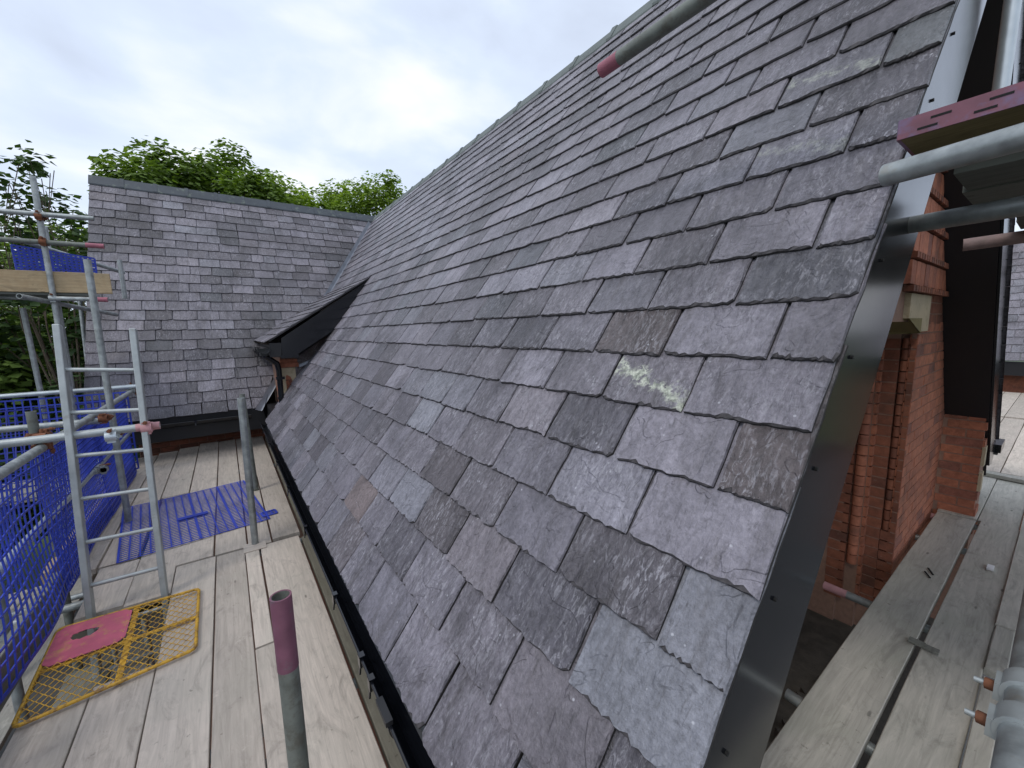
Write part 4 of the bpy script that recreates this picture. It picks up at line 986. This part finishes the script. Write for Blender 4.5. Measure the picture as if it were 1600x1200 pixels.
# far lift on the left
YF = 6.25; zf = YF
bt = board(-3.6, YF, .0, 2.64, .215, 'x', M['toe'], 'brown weathered toe board of the higher platform at the left, orange stain near its end', name='toe_board')
bt.matrix_world = Matrix.Translation((-3.6, YF + .02, .475)) @ Matrix.Rotation(R_(90), 4, 'X') @ Matrix.Rotation(R_(.3), 4, 'Z')
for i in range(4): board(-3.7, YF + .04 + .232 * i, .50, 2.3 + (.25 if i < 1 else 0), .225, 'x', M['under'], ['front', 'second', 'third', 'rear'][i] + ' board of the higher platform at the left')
tube((-1.40, YF, -4), (-1.405, YF, 1.63), 'galv', 'tall standard of the higher platform against the trees', 'tube')
tube((-1.60, YF + 1.0, -4), (-1.60, YF + 1.0, 1.33), 'galv', 'rear standard of the higher platform', 'tube')
tube((-.98, YF + .9, .5), (-.98, YF + .9, .98), 'galv', 'short upright behind the toe board of the higher platform', 'tube')
tube((-1.78, 8.6, -3), (-1.66, 8.6, .93), 'galv', 'standard just left of the wing verge', 'tube')
tube((-4.0, YF + .03, 1.20), (-1.00, YF - .05, 1.265), 'galv', 'upper guard rail of the higher platform', 'rail')
tube((-4.0, YF + .03, .975), (-.955, YF - .05, .985), 'postgrey', 'lower guard rail of the higher platform with a pink tip', 'rail', ends=[(1, .14, 'pink')])
tube((-1.42, YF - .05, .42), (-.99, YF - .05, .418), 'galv', 'pink-tipped tube under the toe board of the higher platform', 'tube', ends=[(1, .14, 'pink')])
tube((-1.56, YF - .3, .42), (-1.1, YF + 1.0, .30), 'galv', 'tube with an open end under the higher platform', 'tube')
tube((-1.62, YF + .1, 1.02), (-1.0, YF + 1.2, .86), 'galv', 'sloping guard rail at the end of the higher platform', 'rail')
tube((-4.0, YF + .1, .55), (-1.6, YF + .3, .44), 'galv', 'tube behind the toe board at the left edge', 'tube')
tube((-1.72, YF + .5, -1.6), (-1.76, YF + .5, .35), 'galv', 'standard below the higher platform at the left edge', 'tube')
coupler((-1.40, YF - .02, 1.235), (1, 0, 0), (0, 0, 1), 'red-brown coupler on the upper rail of the higher platform', rusty=True)
coupler((-1.40, YF - .02, .985), (1, 0, 0), (0, 0, 1), 'red-brown coupler on the lower rail of the higher platform', rusty=True)
coupler((-1.40, YF - .02, .42), (1, 0, 0), (0, 0, 1), 'coupler below the toe board of the higher platform')
mesh_panel((-1.66, YF + .12, .60), (.62, .35, -.05), (0, 0, 1), .62, .36, 16, 12, 'blue mesh guard on the higher platform before the trees', sag=.02, seed=21, wd=.02, m_='blue')

# ------------------------------------------------------------------ lift above on the right
tube((.93, -.9, .300), (.93 + .33, .285, .331), 'galv', 'pale tube whose end reaches over the verge at the right', 'tube')
tube((1.20, -.9, .215), (1.80, .56, .300), 'galv', 'tube running under the boards to the wall beside the black verge', 'tube')
tube((2.75, -.7, .36), (2.60, .31, .318), 'galv', 'short pinkish tube stub under the upper boards', 'tube', ends=[(1, .2, 'dirtypink')])
ub = board(1.33, -1.5, .46, 1.78, .225, 'y', M['underyel'], 'overhead board with a slotted purple edge strip at the right')
ub.matrix_world = Matrix.Translation((1.33 + .225, -1.5, .46)) @ Matrix.Rotation(math.pi / 2, 4, 'Z')
ps = MB(); ps.box((0, .2235, -.0385), (1.785, .2275, .0045)); ps.box((1.7795, .0, -.0375), (1.787, .2230, .0035)); ps.build('purple_strip', M['purple'], ub)
for i in range(9):
    for zz in (-.010, -.027):
        s2 = MB(); x = 1.70 - i * .085 + (.02 if zz < -.02 else 0); s2.box((x, .2270, zz - .0022), (x + .032, .2285, zz + .0022)); s2.build('slot', M['dark'], ub)
for i, (x, y1, lb) in enumerate(((1.57, .22, 'grey overhead board beside the purple-edged one'), (1.80, .23, 'second grey overhead board at the right edge'), (2.04, .12, 'third grey overhead board at the right edge'), (2.28, .16, 'fourth grey overhead board at the right edge'))):
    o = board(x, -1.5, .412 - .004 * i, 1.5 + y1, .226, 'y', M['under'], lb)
tube((2.6, .262, .62), (2.62, .262, 2.9), 'galvnew', 'standard at the upper right behind the purple-edged board', 'tube')

for i in range(13):
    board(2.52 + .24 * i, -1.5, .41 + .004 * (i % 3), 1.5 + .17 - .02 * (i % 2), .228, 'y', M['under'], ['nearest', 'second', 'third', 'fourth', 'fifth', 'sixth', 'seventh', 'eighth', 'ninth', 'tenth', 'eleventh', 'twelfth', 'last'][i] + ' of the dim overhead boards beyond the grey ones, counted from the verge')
# top tube over the roof
tube((1.245, -.8, .955), (1.262, 1.14, .968), 'postgrey', 'tube with a red-pink end hanging above the slates at the top', 'tube', ends=[(1, .085, 'pink')])

# standard and swivel couplers at the lower right
tube((.45, -.016, -.60), (2.4, -.014, -.60), 'galv', 'bright steel rail close to the camera at the lower right', 'rail')
for x, lb in ((1.0, 'farther coupler with a projecting bolt on the steel rail at the lower right'), (.90, 'nearer coupler with a projecting bolt on the steel rail at the lower right')):
    t_ = thing('coupler', lb, 'coupler', (x, -.016, -.60))
    mb = MB(); mb.tube((-.022, 0, 0), (.022, 0, 0), .031, 18, .0245); mb.bar((-.02, .026, -.008), (.02, .026, -.008), .02, .03); mb.build('clamp', M['alu'], t_)
    mb = MB(); mb.tube((0, .030, -.012), (.002, .046, -.014), .0095, 6); mb.build('nut', M['rust'], t_)
    mb = MB(); mb.tube((.002, .044, -.014), (.003, .058, -.016), .0048, 10); mb.build('bolt', M['alu'], t_)

# ------------------------------------------------------------------ trees
def tree(name, base, top, rad, mat_, label, nleaf, seed, trunk=.22, leaf=.16, sparse=0, low=.35, squash=1.0):
    r = random.Random(seed); base = Vector(base); H_ = top - base.z; t_ = thing(name, label, 'tree', base, 'trees behind the roofs' if False else None)
    tb_ = MB(); hub = base + Vector((0, 0, H_ * .42)); p = base.copy(); segs = []
    for i in range(5):
        q = base.lerp(hub, (i + 1) / 5) + Vector((r.uniform(-.12, .12), r.uniform(-.12, .12), 0)); tb_.tube(p, q, trunk * (1 - .09 * i), 10, caps=False, r2=trunk * (1 - .09 * (i + 1))); p = q
    limbs = []
    cen = base + Vector((0, 0, H_ * (1 + low) / 2)); rz = H_ * (1 - low) / 2
    blobs = []
    for i in range(26 if not sparse else 18):
        a = r.random() * math.tau; e_ = math.asin(r.uniform(-.75, 1)); f_ = r.uniform(.55, .95)
        c = cen + Vector((math.cos(a) * math.cos(e_) * rad * f_, math.sin(a) * math.cos(e_) * rad * f_, math.sin(e_) * rz * f_ * squash)); blobs.append((c, rad * r.uniform(.20, .36)))
        mid = p.lerp(c, .5) + Vector((r.uniform(-.3, .3), r.uniform(-.3, .3), r.uniform(-.1, .5)))
        tb_.tube(p, mid, trunk * .28, 7, caps=False, r2=trunk * .15); tb_.tube(mid, c, trunk * .15, 6, caps=False, r2=trunk * .04)
        for k in range(4):
            c2 = c + Vector((r.gauss(0, 1), r.gauss(0, 1), r.gauss(0, .8))).normalized() * blobs[-1][1] * 1.1; tb_.tube(mid.lerp(c, .6), c2, trunk * .06, 5, caps=False, r2=.008)
            blobs.append((c2, blobs[-1][1] * .5 if k else blobs[-1][1] * .7)) if sparse == 0 else None
    place(t_, tb_.build('trunk', M['bark']))
    if not sparse: blobs.append((cen, rad * .55))
    tot = sum(b[1] ** 2 for b in blobs); lv = []; lf = []; tn_ = []
    for c, br_ in blobs:
        for _ in range(int(nleaf * br_ ** 2 / tot)):
            d_ = Vector((r.gauss(0, 1), r.gauss(0, 1), r.gauss(0, 1))).normalized() * br_ * (r.random() ** .4) * 1.05
            p_ = c + d_; up = (d_.normalized() * .5 + Vector((r.uniform(-.5, .5), r.uniform(-.5, .5), .9))).normalized()
            x_ = up.orthogonal().normalized(); x_ = (Matrix.Rotation(r.random() * math.tau, 3, up) @ x_); y_ = up.cross(x_); s_ = leaf * r.uniform(.6, 1.25); k = len(lv)
            lv += [p_ - x_ * s_ * .5, p_ + y_ * s_ * .42 - up * s_ * .1, p_ + x_ * s_ * .55, p_ - y_ * s_ * .42 - up * s_ * .1]
            lf += [(k, k + 1, k + 2), (k, k + 2, k + 3)]; q_ = min(1, max(0, r.gauss(.5, .25))); tn_ += [q_, q_]
    me = bpy.data.meshes.new('crown'); me.from_pydata([tuple(v - base) for v in lv], [], lf); at = me.attributes.new('tone', 'FLOAT', 'FACE'); at.data.foreach_set('value', tn_); me.update()
    o = link('crown', me, mat_, t_); return t_
def dirp(rx, y, rz): return (rx * y, y, rz * y)
# x/y, z/y ratios read off the photograph
tree('sycamore_tree', (-.05, 20.5, GR), .42 * 20.5, 3.3, M['leafA'], 'broad green tree rising behind the left half of the wing ridge', 26000, 61, leaf=.20, low=.35)
tree('sycamore_tree', (.165 * 23, 23, GR), .352 * 23, 3.5, M['leafB'], 'bright green tree in the gap between its two larger neighbours', 22000, 42, leaf=.19)
tree('lime_tree', (.325 * 21, 21, GR), .375 * 21, 2.6, M['leafB'], 'bright rounded tree just left of the main ridge foot', 24000, 43, leaf=.15)
tree('lime_tree', (.44 * 24, 24, GR), .34 * 24, 3.0, M['leafB'], 'tree crown whose edge shows right above the ridge corner', 7000, 44, leaf=.2)
tree('young_tree', (-.215 * 13, 13, GR), .325 * 13, 1.35, M['leafC'], 'thin dark tree with sparse upper twigs at the left edge', 1500, 45, trunk=.09, leaf=.16, sparse=1, low=.55)
tree('hedge_tree', (-.20 * 17, 17, GR), .17 * 17, 2.8, M['leafA'], 'dense green tree behind the higher scaffold platform', 16000, 46, leaf=.22, low=.1)
tree('hedge_tree', (-.36 * 16, 15, GR), .21 * 15, 2.9, M['leafA'], 'dense green tree cut by the left picture edge', 15000, 47, leaf=.22, low=.1)
tree('hedge_tree', (-.24 * 13.5, 14, GR), .04 * 14, 2.6, M['leafC'], 'dark low tree below the higher platform', 12000, 48, leaf=.2, low=.2)
tree('hedge_tree', (-.5 * 16, 18, GR), .12 * 18, 3.4, M['leafC'], 'dark tree outside the left picture edge', 9000, 49, leaf=.24, low=.1)
tree('hedge_tree', (-7.5, 8.5, GR), -1.2, 2.4, M['leafC'], 'low dark tree beyond the outer scaffold at the left', 9000, 50, leaf=.2, low=.1)
hb = MB(); r = random.Random(5)
lv = []; lf = []; tn_ = []
for _ in range(16000):
    a = r.uniform(-.75, .9); d0 = r.uniform(26, 34); p_ = Vector((a * d0, d0, GR + r.random() ** .7 * (8 + 1.6 * math.sin(a * 9)))); s_ = .45
    u_ = Vector((r.gauss(0, 1), r.gauss(0, 1), r.gauss(0, 1))).normalized(); v_ = u_.orthogonal().normalized(); k = len(lv)
    lv += [p_ - u_ * s_ * .5, p_ + v_ * s_ * .4, p_ + u_ * s_ * .5, p_ - v_ * s_ * .4]; lf += [(k, k + 1, k + 2, k + 3)]; tn_.append(r.random())
me = bpy.data.meshes.new('far_wood'); me.from_pydata(lv, [], lf); at = me.attributes.new('tone', 'FLOAT', 'FACE'); at.data.foreach_set('value', tn_); me.update()
tag(link('far_wood', me, M['leafC']), 'far dark foliage mass closing the view behind the trees', 'foliage', kind='stuff')
